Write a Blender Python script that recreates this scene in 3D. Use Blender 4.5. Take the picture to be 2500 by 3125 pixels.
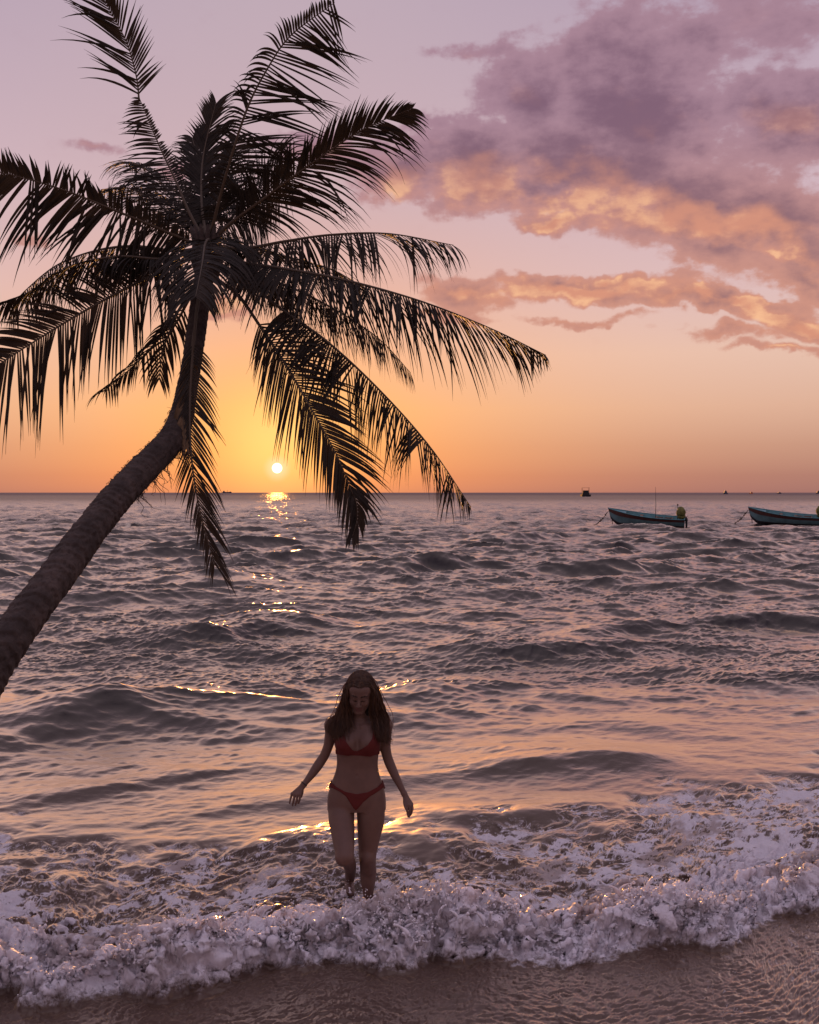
import bpy, bmesh, math, random
import numpy as np
from mathutils import Vector, Matrix

R = math.radians
for _o in list(bpy.data.objects):
    bpy.data.objects.remove(_o)
scene = bpy.context.scene
COL = scene.collection

# ------------------------------------------------------------------ camera
F = 3645.0                       # focal length in photograph pixels
CAM_H = 2.70                     # metres above the water
PITCH = math.atan((1562.5 - 1503.0) / F)
cam_d = bpy.data.cameras.new('camera')
cam = bpy.data.objects.new('camera', cam_d)
COL.objects.link(cam)
cam_d.sensor_fit = 'HORIZONTAL'
cam_d.sensor_width = 24.0
cam_d.lens = 24.0 * F / 2500.0
cam_d.clip_start = 0.1
cam_d.clip_end = 60000.0
cam.location = (0, 0, CAM_H)
cam.rotation_euler = (R(90) - PITCH, 0, 0)
scene.camera = cam
scene.render.resolution_x = 819
scene.render.resolution_y = 1024
scene.cycles.max_bounces = 4
scene.cycles.diffuse_bounces = 2
scene.cycles.glossy_bounces = 2
scene.cycles.transmission_bounces = 2
scene.cycles.caustics_reflective = False
scene.cycles.caustics_refractive = False

def P(px, py, Y):
    """world point that stands at distance Y and shows at photograph pixel (px, py)"""
    u = (px - 1250.0) / F
    v = (1562.5 - py) / F
    ca, sa = math.cos(PITCH), math.sin(PITCH)
    dy = ca + v * sa
    dz = -sa + v * ca
    t = Y / dy
    return Vector((u * t, Y, CAM_H + dz * t))

DS = 2500.0 / 1725.0             # photo viewed at 1725 px wide
def PD(x, y, Y):
    return P(x * DS, y * DS, Y)
def yline(ydisp):                # distance of water level seen at that row
    return CAM_H * F / (ydisp * DS - 1503.0)

# ------------------------------------------------------------------ exposure
scene.view_settings.view_transform = 'Standard'
scene.view_settings.look = 'None'
scene.view_settings.exposure = 0.0
scene.view_settings.gamma = 1.0

def lin(c, k=1.0):
    o = []
    for v in c:
        v = v / 255.0
        o.append((v / 12.92 if v <= 0.04045 else ((v + 0.055) / 1.055) ** 2.4) * k)
    return (o[0], o[1], o[2], 1.0)

# ------------------------------------------------------------------ sun
SUN_AZ = math.atan((846 - 1250) / F)         # to the right of +Y
SUN_EL = math.atan((1503 - 1429) / F)
sun_dir = Vector((math.sin(SUN_AZ) * math.cos(SUN_EL), math.cos(SUN_AZ) * math.cos(SUN_EL), math.sin(SUN_EL)))
sun_d = bpy.data.lights.new('sun', 'SUN')
sun_d.energy = 3.0
sun_d.specular_factor = 0.10
sun_d.angle = R(0.53)
sun_d.color = (1.0, 0.42, 0.11)
sun = bpy.data.objects.new('sun', sun_d)
COL.objects.link(sun)
sun.rotation_euler = sun_dir.to_track_quat('Z', 'Y').to_euler()
sun.location = sun_dir * 100

# ------------------------------------------------------------------ world
world = bpy.data.worlds.new('World')
scene.world = world
world.use_nodes = True
nt = world.node_tree
nt.nodes.clear()

class NB:
    """small node builder"""
    def __init__(s, tree): s.t = tree
    def n(s, kind, **kw):
        nd = s.t.nodes.new(kind)
        for k, v in kw.items(): setattr(nd, k, v)
        return nd
    def l(s, a, b): s.t.links.new(a, b)
    def put(s, sock, v):
        if isinstance(v, (int, float, tuple, list)): sock.default_value = v
        else: s.l(v, sock)
    def math(s, op, a, b=None, c=None, clamp=False):
        nd = s.n('ShaderNodeMath', operation=op, use_clamp=clamp)
        s.put(nd.inputs[0], a)
        if b is not None: s.put(nd.inputs[1], b)
        if c is not None: s.put(nd.inputs[2], c)
        return nd.outputs[0]
    def vmath(s, op, a, b=None, scale=None):
        nd = s.n('ShaderNodeVectorMath', operation=op)
        s.put(nd.inputs[0], a)
        if b is not None: s.put(nd.inputs[1], b)
        if scale is not None: s.put(nd.inputs['Scale'], scale)
        return nd.outputs[1] if op in ('LENGTH', 'DOT_PRODUCT', 'DISTANCE') else nd.outputs[0]
    def smooth(s, v, lo, hi, a=0.0, b=1.0):
        nd = s.n('ShaderNodeMapRange', interpolation_type='SMOOTHSTEP')
        s.put(nd.inputs[0], v); s.put(nd.inputs[1], lo); s.put(nd.inputs[2], hi)
        s.put(nd.inputs[3], a); s.put(nd.inputs[4], b)
        return nd.outputs[0]
    def mix(s, f, a, b, mode='MIX'):
        nd = s.n('ShaderNodeMix', data_type='RGBA', blend_type=mode)
        s.put(nd.inputs[0], f); s.put(nd.inputs[6], a); s.put(nd.inputs[7], b)
        return nd.outputs[2]
    def ramp(s, v, stops, interp='LINEAR'):
        nd = s.n('ShaderNodeValToRGB')
        nd.color_ramp.interpolation = interp
        e = nd.color_ramp.elements
        e[0].position, e[0].color = stops[0]
        e[1].position, e[1].color = stops[-1]
        for p, c in stops[1:-1]:
            x = e.new(p); x.color = c
        s.l(v, nd.inputs[0])
        return nd.outputs[0]
    def noise(s, vec, scale, detail=4, rough=0.55, lac=2.0, dist=0.0, kind='FBM', out=0):
        nd = s.n('ShaderNodeTexNoise')
        nd.inputs['Scale'].default_value = scale
        nd.inputs['Detail'].default_value = detail
        nd.inputs['Roughness'].default_value = rough
        nd.inputs['Lacunarity'].default_value = lac
        nd.inputs['Distortion'].default_value = dist
        if vec is not None: s.l(vec, nd.inputs['Vector'])
        return nd.outputs[out]
    def xyz(s, x, y, z):
        nd = s.n('ShaderNodeCombineXYZ')
        for i, v in enumerate((x, y, z)): s.put(nd.inputs[i], v)
        return nd.outputs[0]

def azel(xd, yd):
    """photo (1725-wide) pixel -> azimuth, elevation in degrees"""
    p = PD(xd, yd, 100.0) - Vector((0, 0, CAM_H))
    return math.degrees(math.atan2(p.x, p.y)), math.degrees(math.atan2(p.z, math.hypot(p.x, p.y)))

# cloud field: soft ellipses (x, y, rx, ry, rotation, weight) in picture degrees
BLOBS = [
    (850, 355, 150, 72, 0, 1.0), (1010, 345, 190, 105, 0, 1.25), (1130, 200, 150, 120, 0, 1.05),
    (1330, 215, 235, 225, 0, 1.25), (1250, 350, 300, 125, -12, 1.3), (1450, 430, 300, 130, -22, 1.3),
    (1620, 470, 210, 120, -25, 1.2), (1500, 535, 130, 50, 8, 0.9), (1670, 245, 190, 110, 0, 1.1),
    (1480, 60, 430, 110, 8, 0.62), (1020, 95, 160, 34, 8, 0.62), (1165, 452, 120, 30, -5, 0.95),
    (1700, 590, 130, 50, -20, 1.0), (985, 612, 130, 48, 0, 0.95), (1240, 600, 300, 36, -3, 1.1),
    (1500, 636, 270, 30, -8, 1.05), (1700, 690, 160, 36, -14, 1.05), (940, 664, 130, 24, -4, 0.6),
    (1230, 668, 200, 16, 0, 0.5), (470, 648, 70, 40, 0, 0.8), (665, 300, 110, 45, 0, 0.75),
    (200, 322, 90, 22, -4, 0.40), (1650, 742, 140, 16, -4, 0.62), (60, 505, 60, 20, 0, 0.36),
    (380, 345, 90, 35, 0, 0.5), (1530, 705, 190, 22, -5, 0.55),
]
grp = bpy.data.node_groups.new('cloud_field', 'ShaderNodeTree')
grp.interface.new_socket('Vector', in_out='INPUT', socket_type='NodeSocketVector')
grp.interface.new_socket('Density', in_out='OUTPUT', socket_type='NodeSocketFloat')
grp.interface.new_socket('Shape', in_out='OUTPUT', socket_type='NodeSocketFloat')
g = NB(grp)
gi = g.n('NodeGroupInput'); go = g.n('NodeGroupOutput')
gv = gi.outputs[0]
wn = g.noise(gv, 0.22, 3, 0.5, out=1)
wv = g.vmath('SCALE', g.vmath('SUBTRACT', wn, (0.5, 0.5, 0.5)), scale=2.6)
wn2 = g.noise(gv, 0.9, 3, 0.6, out=1)
wv2 = g.vmath('SCALE', g.vmath('SUBTRACT', wn2, (0.5, 0.5, 0.5)), scale=1.0)
pv = g.vmath('ADD', g.vmath('ADD', gv, wv), wv2)
pvf = g.vmath('MULTIPLY', pv, (1, 1, 0))
acc = None
for (bx, by, rx, ry, rot, wgt) in BLOBS:
    a, e = azel(bx, by)
    k = 43.9
    mp = g.n('ShaderNodeMapping', vector_type='TEXTURE')
    mp.inputs['Location'].default_value = (a, e, 0)
    mp.inputs['Rotation'].default_value = (0, 0, R(rot))
    mp.inputs['Scale'].default_value = (rx / k * 1.15, ry / k * 1.15, 1)
    g.l(pvf, mp.inputs[0])
    gr = g.n('ShaderNodeTexGradient', gradient_type='SPHERICAL')
    g.l(mp.outputs[0], gr.inputs[0])
    v = g.math('MULTIPLY', gr.outputs['Fac'], wgt)
    acc = v if acc is None else g.math('SMOOTH_MAX', acc, v, 0.12)
st = g.vmath('MULTIPLY', gv, (0.75, 1.25, 1.0))
fb = g.noise(st, 0.5, 8, 0.58)
fb2 = g.noise(st, 2.2, 3, 0.55)
gate = g.smooth(acc, 0.0, 0.28)
d = g.math('ADD', acc, g.math('MULTIPLY', g.math('MULTIPLY', g.math('SUBTRACT', fb, 0.5), 1.45), gate))
d = g.math('ADD', d, g.math('MULTIPLY', g.math('SUBTRACT', fb2, 0.5), g.math('MULTIPLY', gate, 0.30)))
g.l(d, go.inputs[0])
sh = g.math('ADD', acc, g.math('MULTIPLY', g.math('SUBTRACT', g.noise(st, 0.62, 3, 0.5), 0.5), 0.75))
g.l(sh, go.inputs[1])

w = NB(nt)
tc = w.n('ShaderNodeTexCoord')
dirv = w.vmath('NORMALIZE', tc.outputs['Generated'])
sp = w.n('ShaderNodeSeparateXYZ'); w.l(dirv, sp.inputs[0])
X, Y_, Z = sp.outputs
az = w.math('MULTIPLY', w.math('ARCTAN2', X, Y_), 57.2958)
el = w.math('MULTIPLY', w.math('ARCSINE', Z), 57.2958)
elc = w.math('MAXIMUM', el, 0.0)
t = w.math('POWER', w.math('DIVIDE', elc, 90.0, clamp=True), 0.5)     # ramp coordinate sqrt(el/90)
def tp(e): return math.sqrt(e / 90.0)
away = w.ramp(t, [(tp(0), lin((148, 108, 106))), (tp(0.8), lin((160, 118, 112))), (tp(2.2), lin((184, 141, 128))), (tp(4.0), lin((209, 167, 150))),
                  (tp(6.5), lin((221, 184, 170))), (tp(9.5), lin((214, 182, 184))), (tp(14), lin((202, 174, 185))),
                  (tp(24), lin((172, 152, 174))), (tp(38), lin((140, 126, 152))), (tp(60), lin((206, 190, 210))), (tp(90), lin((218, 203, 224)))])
near = w.ramp(t, [(tp(0), lin((164, 116, 100))), (tp(0.8), lin((180, 124, 98))), (tp(2.2), lin((202, 143, 106))), (tp(4.0), lin((223, 163, 114))),
                  (tp(6.5), lin((224, 167, 134))), (tp(9.5), lin((214, 167, 154))), (tp(14), lin((196, 168, 176))),
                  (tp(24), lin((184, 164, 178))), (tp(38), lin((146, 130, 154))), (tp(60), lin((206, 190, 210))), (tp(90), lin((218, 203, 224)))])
daz = w.math('SUBTRACT', az, math.degrees(SUN_AZ))
nearf = w.math('POWER', 2.718, w.math('MULTIPLY', w.math('MULTIPLY', daz, daz), -1.0 / (2 * 9.5 ** 2)))
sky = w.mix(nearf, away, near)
# glow round the sun (forward scattering), wider than tall
de = w.math('SUBTRACT', el, math.degrees(SUN_EL) + 1.2)
def glow(sx, sy):
    a = w.math('DIVIDE', daz, sx); b = w.math('DIVIDE', de, sy)
    q = w.math('ADD', w.math('MULTIPLY', a, a), w.math('MULTIPLY', b, b))
    return w.math('POWER', 2.718, w.math('MULTIPLY', q, -0.5))
sky = w.mix(w.math('MULTIPLY', glow(3.4, 2.6), 0.45), sky, lin((242, 168, 88)))
sky = w.mix(w.math('MULTIPLY', glow(1.8, 1.75), 0.62), sky, lin((255, 216, 136)))
# nishita scattering, a faint addition on top
nish = w.n('ShaderNodeTexSky', sky_type='NISHITA')
nish.sun_disc = False
nish.sun_elevation = SUN_EL
nish.sun_rotation = SUN_AZ
sky = w.mix(0.02, sky, nish.outputs[0], 'ADD')
# clouds
cv = w.xyz(az, el, 0.0)
def field(v):
    nd = w.n('ShaderNodeGroup'); nd.node_tree = grp
    w.l(v, nd.inputs[0]); return nd.outputs[0], nd.outputs[1]
D0, S0 = field(cv)
_, S1 = field(w.vmath('ADD', cv, (-0.35, -1.7, 0)))
cover = w.smooth(D0, 0.10, 0.42)
thick = w.smooth(D0, 0.35, 1.15)
hgt = w.smooth(el, 8.0, 18.0)
dark = w.mix(hgt, lin((154, 112, 114)), lin((126, 94, 114)))
mid = w.mix(hgt, lin((206, 146, 128)), lin((168, 132, 148)))
lit1 = w.smooth(w.math('ADD', w.math('SUBTRACT', S0, S1), w.math('MULTIPLY', w.math('SUBTRACT', S0, D0), 0.45)), 0.10, 0.80)      # thin towards the low sun: lit from below
litg = w.smooth(el, 19.0, 11.0, 0.10, 1.0)
body = w.mix(thick, mid, dark)
orange = lin((224, 152, 122)); bright = lin((252, 196, 150))
ccol = w.mix(w.math('MULTIPLY', w.math('MULTIPLY', lit1, litg), 0.85), body, orange)
lit2 = w.math('MULTIPLY', w.smooth(lit1, 0.45, 0.95), w.smooth(D0, 0.95, 0.35))
ccol = w.mix(w.math('MULTIPLY', w.math('MULTIPLY', lit2, litg), 0.9), ccol, bright)
sky = w.mix(w.math('MULTIPLY', cover, 0.96), sky, ccol)
# sun disc
sd = w.math('ARCCOSINE', w.vmath('DOT_PRODUCT', dirv, tuple(sun_dir)))
sky = w.mix(w.smooth(sd, R(0.75), R(0.2), 0.0, 0.5), sky, lin((255, 240, 190)))
disc = w.smooth(sd, R(0.255), R(0.215))
sky = w.mix(disc, sky, (3.6, 2.9, 1.8, 1.0))
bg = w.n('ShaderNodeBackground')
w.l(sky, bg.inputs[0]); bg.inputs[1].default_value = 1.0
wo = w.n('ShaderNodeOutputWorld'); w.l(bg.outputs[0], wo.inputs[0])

# ------------------------------------------------------------------ helpers
def link(o, parent=None):
    COL.objects.link(o)
    if parent: o.parent = parent
    return o
def tag(o, label=None, cat=None, group=None, kind=None):
    if label: o['label'] = label
    if cat: o['category'] = cat
    if group: o['group'] = group
    if kind: o['kind'] = kind
    return o
def empty(name, loc=(0, 0, 0), rz=0.0):
    o = bpy.data.objects.new(name, None)
    o.empty_display_size = 0.2
    o.location = loc; o.rotation_euler = (0, 0, rz)
    return link(o)
def np_mesh(name, verts, faces, mats=(), parent=None, smooth=True, matidx=None, loc=None):
    """verts (n,3), faces (m,k) numpy -> linked mesh object"""
    verts = np.asarray(verts, dtype=np.float32); faces = np.asarray(faces, dtype=np.int32)
    me = bpy.data.meshes.new(name)
    m, k = faces.shape
    me.vertices.add(len(verts)); me.vertices.foreach_set('co', verts.ravel())
    me.loops.add(m * k); me.loops.foreach_set('vertex_index', faces.ravel())
    me.polygons.add(m)
    me.polygons.foreach_set('loop_start', np.arange(0, m * k, k, dtype=np.int32))
    me.polygons.foreach_set('loop_total', np.full(m, k, dtype=np.int32))
    me.update(calc_edges=True)
    me.polygons.foreach_set('use_smooth', np.full(m, smooth, dtype=bool))
    for mt in (mats if isinstance(mats, (list, tuple)) else [mats]): me.materials.append(mt)
    if matidx is not None: me.polygons.foreach_set('material_index', np.asarray(matidx, dtype=np.int32))
    o = bpy.data.objects.new(name, me)
    if loc is not None: o.location = loc
    return link(o, parent)
class MB:
    """collects quads / tris into one mesh"""
    def __init__(s): s.v = []; s.f = []; s.m = []
    def add(s, vs, fs, mi=0):
        b = len(s.v); s.v += [tuple(q) for q in vs]
        s.f += [tuple(b + i for i in f) for f in fs]; s.m += [mi] * len(fs)
    def box(s, c, d, mi=0, rz=0.0, taper=1.0):
        cx, cy, cz = c; dx, dy, dz = d[0] / 2, d[1] / 2, d[2] / 2
        vs = []
        for z, k in ((-dz, 1.0), (dz, taper)):
            for x, y in ((-dx, -dy), (dx, -dy), (dx, dy), (-dx, dy)):
                x *= k; y *= k
                vs.append((cx + x * math.cos(rz) - y * math.sin(rz), cy + x * math.sin(rz) + y * math.cos(rz), cz + z))
        s.add(vs, [(0, 3, 2, 1), (4, 5, 6, 7), (0, 1, 5, 4), (1, 2, 6, 5), (2, 3, 7, 6), (3, 0, 4, 7)], mi)
    def tube(s, pts, rads, n=8, mi=0, cap=True):
        pts = [Vector(p) for p in pts]
        if isinstance(rads, (int, float)): rads = [rads] * len(pts)
        up = None; vs = []
        for i, p in enumerate(pts):
            tn = (pts[min(i + 1, len(pts) - 1)] - pts[max(i - 1, 0)]).normalized()
            if up is None:
                up = Vector((0, 0, 1)) if abs(tn.z) < 0.9 else Vector((1, 0, 0))
            side = tn.cross(up).normalized(); up = side.cross(tn).normalized()
            for j in range(n):
                a = 2 * math.pi * j / n
                vs.append(p + (side * math.cos(a) + up * math.sin(a)) * rads[i])
        fs = []
        for i in range(len(pts) - 1):
            for j in range(n):
                fs.append((i * n + j, i * n + (j + 1) % n, (i + 1) * n + (j + 1) % n, (i + 1) * n + j))
        if cap:
            fs.append(tuple(range(n - 1, -1, -1))); b = (len(pts) - 1) * n
            fs.append(tuple(b + j for j in range(n)))
        s.add(vs, fs, mi)
    def ball(s, c, r, mi=0, nu=10, nv=7, squash=(1, 1, 1), jit=0.0, rnd=None):
        vs = [(c[0], c[1], c[2] - r * squash[2])]
        for i in range(1, nv):
            ph = math.pi * i / nv
            for j in range(nu):
                th = 2 * math.pi * j / nu
                k = r * (1 + (rnd.uniform(-jit, jit) if rnd else 0))
                vs.append((c[0] + k * squash[0] * math.sin(ph) * math.cos(th), c[1] + k * squash[1] * math.sin(ph) * math.sin(th), c[2] - k * squash[2] * math.cos(ph)))
        vs.append((c[0], c[1], c[2] + r * squash[2]))
        fs = [(0, 1 + (j + 1) % nu, 1 + j) for j in range(nu)]
        for i in range(nv - 2):
            for j in range(nu):
                a = 1 + i * nu; b = a + nu
                fs.append((a + j, a + (j + 1) % nu, b + (j + 1) % nu, b + j))
        t_ = len(vs) - 1; a = 1 + (nv - 2) * nu
        fs += [(a + j, a + (j + 1) % nu, t_) for j in range(nu)]
        s.add(vs, fs, mi)
    def build(s, name, mats, parent=None, smooth=True):
        me = bpy.data.meshes.new(name)
        me.from_pydata(s.v, [], s.f); me.update()
        for mt in (mats if isinstance(mats, (list, tuple)) else [mats]): me.materials.append(mt)
        me.polygons.foreach_set('material_index', np.array(s.m, dtype=np.int32))
        me.polygons.foreach_set('use_smooth', np.full(len(s.f), smooth, dtype=bool))
        return link(bpy.data.objects.new(name, me), parent)

def material(name, col, rough=0.6, spec=0.5, var=0.0, vscale=5.0, bump=0.0, bscale=20.0, **kw):
    m = bpy.data.materials.new(name); m.use_nodes = True
    b = m.node_tree.nodes['Principled BSDF']; q = NB(m.node_tree)
    b.inputs['Roughness'].default_value = rough
    b.inputs['Specular IOR Level'].default_value = spec
    c4 = (col[0], col[1], col[2], 1.0)
    if var > 0:
        tcn = q.n('ShaderNodeTexCoord')
        nz = q.noise(tcn.outputs['Object'], vscale, 5, 0.6)
        k = q.smooth(nz, 0.3, 0.7)
        q.l(q.mix(k, tuple(x * (1 - var) for x in col) + (1.0,), tuple(min(1, x * (1 + var)) for x in col) + (1.0,)), b.inputs['Base Color'])
    else:
        b.inputs['Base Color'].default_value = c4
    if bump > 0:
        tcn = q.n('ShaderNodeTexCoord')
        nz = q.noise(tcn.outputs['Object'], bscale, 5, 0.6)
        bn = q.n('ShaderNodeBump'); bn.inputs['Strength'].default_value = bump; bn.inputs['Distance'].default_value = 0.02
        q.l(nz, bn.inputs['Height']); q.l(bn.outputs[0], b.inputs['Normal'])
    for k, v in kw.items(): b.inputs[k.replace('_', ' ')].default_value = v
    return m

# ------------------------------------------------------------------ numpy noise
def ftile(n, seed, lo, hi, beta=1.0, ax=1.0, ay=1.0):
    """periodic noise tile, wave numbers lo..hi cycles per tile"""
    rg = np.random.default_rng(seed)
    h = np.fft.fft2(rg.standard_normal((n, n)))
    kx = np.fft.fftfreq(n, 1.0 / n)[None, :] * ax; ky = np.fft.fftfreq(n, 1.0 / n)[:, None] * ay
    k = np.hypot(kx, ky); k[0, 0] = 1e-6
    h *= (k ** -beta) * np.exp(-(k / hi) ** 4) * (1 - np.exp(-(k / lo) ** 4))
    r = np.fft.ifft2(h).real
    return (r / r.std()).astype(np.float32)
def samp(T, x, y, L):
    """bilinear periodic lookup; tile side L metres"""
    n = T.shape[0]
    fx = (x / L * n) % n; fy = (y / L * n) % n
    ix = np.floor(fx).astype(np.int32); iy = np.floor(fy).astype(np.int32)
    tx = (fx - ix).astype(np.float32); ty = (fy - iy).astype(np.float32)
    ix %= n; iy %= n; jx = (ix + 1) % n; jy = (iy + 1) % n
    return (T[iy, ix] * (1 - tx) + T[iy, jx] * tx) * (1 - ty) + (T[jy, ix] * (1 - tx) + T[jy, jx] * tx) * ty
def sstep(a, b, x):
    t_ = np.clip((x - a) / (b - a), 0, 1)
    return t_ * t_ * (3 - 2 * t_)
# ------------------------------------------------------------------ sea
# toe of the broken wave, (x, y) in the 1725-wide view -> world (x, y)
TOE = [(-260, 2085), (-90, 2080), (0, 2096), (100, 2122), (215, 2098), (310, 2108), (435, 2080), (550, 2048), (700, 2030), (862, 2048), (1012, 2024),
       (1187, 2042), (1273, 2030), (1388, 2008), (1553, 1990), (1590, 1964), (1643, 1938), (1725, 1921), (1850, 1885), (2100, 1850)]
BACK = [(-400, 1770), (0, 1780), (500, 1785), (900, 1765), (1150, 1735), (1350, 1690), (1550, 1650), (1725, 1620), (2100, 1560)]
def wpts(L):
    a = [PD(x, y, yline(y)) for x, y in L]
    return np.array([p.x for p in a]), np.array([p.y for p in a])
tx_, ty_ = wpts(TOE); bx_, by_ = wpts(BACK)

def build_sea():
    # fan of columns: dense inside the view, coarse outside it
    inner = np.linspace(-0.44, 0.44, 1150)
    o1 = 0.44 + np.linspace(0, 1, 110)[1:] ** 1.6 * 2.6
    S = np.concatenate([-o1[::-1], inner, o1])
    Q = list(np.arange(-2.2, 0.0, 0.011)) + list(np.arange(0.0, 1.3, 0.0075)) + list(np.arange(1.3, 4.6, 0.012))
    q = Q[-1]
    while q < 32000:
        y = q + 6.6
        q += 0.0125 * (y / 11.0) ** 1.62
        Q.append(q)
    Q = np.array(Q)
    qq, ss = np.meshgrid(Q, S, indexing='ij')
    base = 6.6 + qq
    x = ss * (base + 0.0)
    xc = np.clip(x, -6, 6)
    front = np.interp(xc, tx_, ty_) - 0.04 - 0.05 * sstep(0.2, -1.2, xc)
    fade = np.clip(1 - (qq - 1.0) / 14.0, 0, 1)
    y = 6.6 + qq + (front - 6.6) * fade
    q = y - front                                   # metres behind the toe
    toe_n = samp(ftile(512, 131, 3, 60, 1.1), x, y, 3.0)
    qt = q
    q = q + 0.045 * toe_n * sstep(1.0, 0.0, np.abs(q))
    back = np.interp(xc, bx_, by_)
    z = np.zeros_like(x); dx = np.zeros_like(x); dy = np.zeros_like(x)

    # ---- wind waves by spectrum, three overlapping tiles
    def ocean(L, lmin, lpk, seed, ang, spread, x, y, amp, chop):
        n = 1024
        rg = np.random.default_rng(seed)
        k0 = 2 * np.pi / L
        kx = np.fft.fftfreq(n, 1.0 / n)[None, :] * k0; ky = np.fft.fftfreq(n, 1.0 / n)[:, None] * k0
        k = np.hypot(kx, ky); k[0, 0] = 1e9
        c = (kx * math.sin(ang) - ky * math.cos(ang)) / k
        A = np.exp(-((2 * np.pi / lpk) / k) ** 2 * 0.7) / k ** 1.75 * np.abs(c) ** spread * np.exp(-(k * lmin / (2 * np.pi)) ** 2)
        A[0, 0] = 0
        H = A * (rg.standard_normal((n, n)) + 1j * rg.standard_normal((n, n)))
        h = np.fft.ifft2(H); s = h.real.std()
        Dx = np.fft.ifft2(1j * H * kx / k).real / s; Dy = np.fft.ifft2(1j * H * ky / k).real / s
        h = h.real / s
        return (samp(h.astype(np.float32), x, y, L) * amp, samp(Dx.astype(np.float32), x, y, L) * amp * chop,
                samp(Dy.astype(np.float32), x, y, L) * amp * chop)
    dist = np.hypot(x, y)
    def rot(a): return x * math.cos(a) - y * math.sin(a), x * math.sin(a) + y * math.cos(a)
    calm = sstep(0.2, 7.0, y - back)                # smooth backwash right behind the foam
    swashf = sstep(0.3, -0.1, q)
    # A: long, B: medium chop, C: ripples
    aA = (0.056 * calm + 0.008) + 0.075 * sstep(14, 60, dist)
    aA = aA * (1 - sstep(1500, 4000, dist)) * sstep(0.4, 3.0, q)
    for (L, lm, lp, sd_, an, sp_, amp, ch) in ((83.0, 0.9, 6.5, 3, 0.22, 3.0, aA, 0.9),):
        a, b, c = ocean(L, lm, lp, sd_, an, sp_, *rot(0.0), 1.0, ch)
        z += a * amp; dx += b * amp; dy += c * amp
    aB = (0.0125 * calm + 0.004 + 0.016 * sstep(15, 50, dist)) * (1 - sstep(250, 700, dist)) * sstep(0.2, 2.5, q)
    a, b, c = ocean(29.0, 0.16, 1.7, 7, -0.18, 1.6, *rot(0.13), 1.0, 1.0)
    z += a * aB; dx += b * aB; dy += c * aB
    patch = 0.55 + 0.75 * sstep(-0.8, 1.2, samp(ftile(256, 12, 3, 30), x, y * 0.6, 40.0))
    aC = (0.0044 * calm + 0.0022) * patch * (1 - sstep(40, 120, dist)) * sstep(0.2, 1.2, q)
    a, b, c = ocean(9.3, 0.035, 0.32, 11, 0.35, 1.2, *rot(-0.3), 1.0, 1.0)
    z += a * aC; dx += b * aC; dy += c * aC
    # ---- named swells that stand out in the picture: (x0,y0,x1,y1,height,width)
    SW = [(-60, 1560, 560, 1452, 0.17, 0.85), (380, 1352, 640, 1318, 0.21, 0.9), (980, 1400, 1330, 1372, 0.17, 0.9), (1130, 1345, 1800, 1318, 0.21, 1.2),
          (800, 1205, 1150, 1196, 0.33, 1.6), (30, 1370, 260, 1352, 0.15, 0.9), (820, 1470, 1060, 1440, 0.09, 0.6), (1040, 1618, 1330, 1598, 0.10, 0.5),
          (1040, 1142, 1120, 1136, 0.35, 2.0), (280, 1232, 600, 1236, 0.2, 1.3), (1250, 1205, 1420, 1200, 0.24, 1.6), (-40, 1218, 60, 1216, 0.2, 1.5),
          (620, 1182, 800, 1186, 0.24, 1.5), (1480, 1430, 1800, 1415, 0.10, 0.8), (480, 1712, 860, 1640, 0.04, 0.35), (100, 1690, 430, 1620, 0.05, 0.4),
          (900, 1735, 1250, 1700, 0.05, 0.4)]
    wob = samp(ftile(256, 31, 2, 24), x, y, 23.0)
    for (x0, y0, x1, y1, hh, ww) in SW:
        a = PD(x0, y0, yline(y0)); b = PD(x1, y1, yline(y1))
        L = max((b - a).length, 0.5); tx, ty = (b.x - a.x) / L, (b.y - a.y) / L
        s = (x - a.x) * tx + (y - a.y) * ty
        r = -(x - a.x) * ty + (y - a.y) * tx + wob * 0.22 * ww
        env = sstep(-0.25 * L - 0.5, 0.25 * L, s) * (1 - sstep(0.75 * L, 1.25 * L + 0.5, s))
        prof = np.where(r > 0, np.exp(-(r / (ww * 1.5)) ** 2), np.exp(-(r / (ww * 0.62)) ** 2))
        m = 1.25 * hh * env * prof
        z += m; dy -= m * 0.6
    # ---- the broken wave: steep lumpy front, long turbulent tail
    T1 = ftile(512, 21, 1, 10, 1.0); T2 = ftile(512, 22, 2, 16, 1.0)
    nx = samp(T1, x * 1.0, q * 0.25 + 3.0, 9.0)
    Hf = 0.125 + 0.055 * nx + 0.045 * samp(T2, x, q * 0.0 + 1.0, 5.0)
    Hf += 0.11 * np.exp(-((x + 1.38) / 0.35) ** 2) + 0.06 * np.exp(-((x - 0.05) / 0.3) ** 2)
    Hf -= 0.05 * np.exp(-((x + 0.36) / 0.3) ** 2)
    Hf = np.clip(Hf, 0.06, 0.30)
    wdt = np.clip(0.38 + 0.08 * samp(T2, x, y * 0 + 7.0, 6.0), 0.22, 0.55)
    rise = sstep(-0.02, 1.0, q / wdt)
    tail = np.exp(-np.clip(q - wdt, 0, 99) / 0.42)
    h = (Hf + 0.03) * rise * (0.04 + 0.96 * tail) * (1 - sstep(0, 1, (q - 1.2) / np.maximum(back - front - 1.0, 0.5)))
    # a second, lower line of broken water behind
    sec = np.exp(-((q - (2.0 + 0.3 * nx)) / 0.25) ** 2) * 0.045 * sstep(-0.6, 0.6, samp(T1, x + 4, y * 0.3, 7.0))
    h += sec
    z += h
    dy -= 0.10 * np.exp(-((q / np.maximum(wdt, .1) - 1.0) / 0.55) ** 2) * rise * (Hf / 0.25)
    zone = sstep(0.0, 0.22, q) * (1 - sstep(-0.9, 0.5, y - back + 0.35 * samp(T2, x, y, 4.0)))
    tur = zone * (0.30 + 0.70 * np.exp(-np.clip(q - 0.65, 0, 9) / 0.45))

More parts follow.
